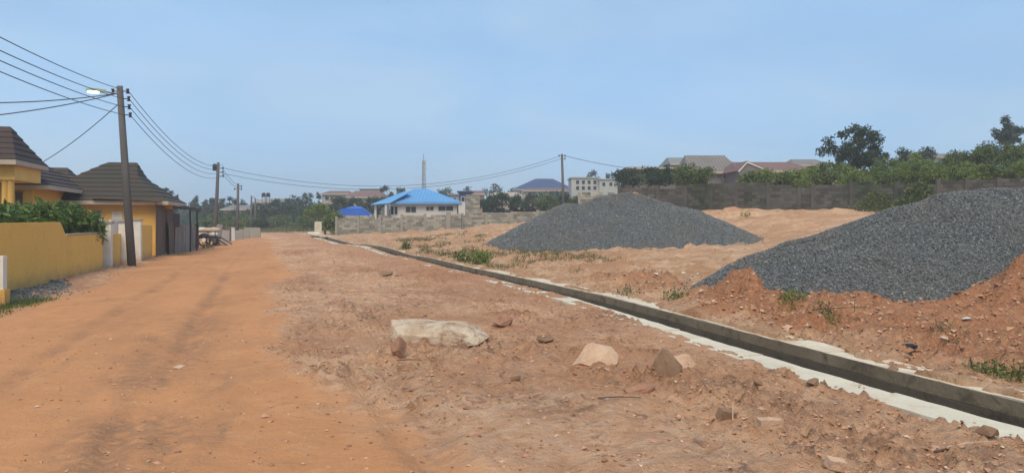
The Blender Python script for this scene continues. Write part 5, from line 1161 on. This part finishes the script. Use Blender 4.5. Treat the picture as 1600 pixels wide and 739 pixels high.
# litter
for i, (px, py, s, m, lb) in enumerate(((1068, 427, .20, m_litter, 'white scrap of litter before the big gravel heap'), (1090, 428, .14, m_litter, 'small white litter scrap at the heap toe'), (1025, 433, .24, m_litter, 'flat pale litter scrap on the plot soil'),
        (1512, 502, .18, m_litter, 'white litter scrap on the orange slope'), (1425, 545, .28, m_black, 'black plastic bag scrap in the soil by the drain'), (1325, 668, .05, m_litter, 'tiny white paper scrap on the verge'), (825, 396, .16, m_litter, 'tiny white rubbish bit below the long heap'))):
    rock('litter', lb, px, py, (s, s * .7, s * .35), m, 960 + i, i, .3, cat='litter', sub=1, amp=.08)
def stick(px, py, ln, rz, label, m=m_bark, r=.008, up=0.):
    p = ground_at(px, py); t_ = Vector((math.cos(rz - AL) * math.cos(up), math.sin(rz - AL) * math.cos(up), math.sin(up))); mb = MB()
    n2 = Vector((-t_.y, t_.x, 0)); mb.tube([Vector((0, 0, .01)), t_ * ln * .5 + n2 * ln * .05 + Vector((0, 0, .015)), t_ * ln + Vector((0, 0, .01))], [r, r * .8, r * .5], 5)
    o_ = link('stick', mb.mesh('stick'), m); o_.location = p; tag(o_, label, 'stick')
stick(935, 628, .42, .05, 'thin dark stick lying below the flat reddish rock'); stick(1145, 660, .16, 1.2, 'short pale stick standing beside the half buried brick', m_rock_pale, .006, 1.3)
stick(1335, 500, .35, 1.0, 'thin twig standing out of the red soil bank', m_bark, .008, 1.25); stick(1265, 488, .9, -.45, 'long pale stalk lying across the heap toe', m_leaf_dry, .008, .1); stick(1460, 712, .3, .3, 'grey stick among the bottom rubble'); stick(1330, 526, .5, .05, 'dry stalk lying along the red bank', m_leaf_dry, .01)
stick(1480, 705, .5, .35, 'pale dry branch lying in the bottom corner rubble', m_rock_pale, .008); stick(620, 575, .3, .1, 'thin twig lying on the verge below the large slab')
# loose clods and pebbles, too many to count
rg = rnd(990); n_ = 110000; y_ = 4 + rg.random(n_) ** 1.8 * 45; x_ = rg.uniform(-7, 9.5, n_) + np.clip(y_ - 20, 0, 40) * .05
k_ = fbm(x_ * .7, y_ * .5, 3, 44); zr_ = zones(x_, y_)
ok = (rg.random(n_) < (1 - zr_[0]) * (.12 + 1.6 * np.clip(k_ - .42, 0, .5)) + .05 * zr_[0] * (y_ < 14)) & ((x_ - drain_x(y_) < -.2) | (x_ - drain_x(y_) > DW + .15))
x_, y_ = x_[ok], y_[ok]
def clod_material():
    m, n, b, o = new_mat('soil_clods'); at_ = N(n, 'ShaderNodeAttribute', attribute_name='tint').outputs['Fac']
    c = mixc(n, ramp(n, at_, 0, .8), (.27, .145, .085), (.50, .28, .17)); c = mixc(n, ramp(n, at_, .9, 1), c, (.62, .46, .34)); n.links.new(c, b.inputs['Base Color']); b.inputs['Roughness'].default_value = .95; return m
m_clod = clod_material()
o_ = stone_mesh('rubble', np.stack([x_, y_, H(x_, y_) + .003], 1), .032, m_clod, None, 991, .55); tag(o_, 'loose soil crumbs and pebbles scattered over the verge', 'rubble', None, 'stuff')
rg = rnd(992); n_ = 9000; q_ = rg.uniform(8.5, 24, n_); r_ = rg.uniform(1.5, 13, n_); x_, y_ = cam_xy(r_, q_); zr_ = zones(x_, y_); ok = (x_ - drain_x(y_) > DW + .3) & (rg.random(n_) < .25 + .5 * zr_[1]); x_, y_ = x_[ok], y_[ok]
o_ = stone_mesh('rubble', np.stack([x_, y_, H(x_, y_) + .008], 1), .06, m_clod, None, 993, .7); tag(o_, 'loose clods scattered over the red soil bank past the drain', 'rubble', None, 'stuff')

# ================================================================== haze
mb = MB(); mb.box(-1230, 1230, -1230, 1230, -6, 34)
hz = link('haze', mb.mesh('haze'), None); mh = bpy.data.materials.new('haze'); mh.use_nodes = True; n = mh.node_tree; n.nodes.clear()
v_ = n.nodes.new('ShaderNodeVolumePrincipled'); v_.inputs['Color'].default_value = (.86, .93, 1, 1); v_.inputs['Density'].default_value = .0011; v_.inputs['Anisotropy'].default_value = .2
o_ = n.nodes.new('ShaderNodeOutputMaterial'); n.links.new(v_.outputs[0], o_.inputs['Volume']); hz.data.materials.append(mh); hz['kind'] = 'stuff'
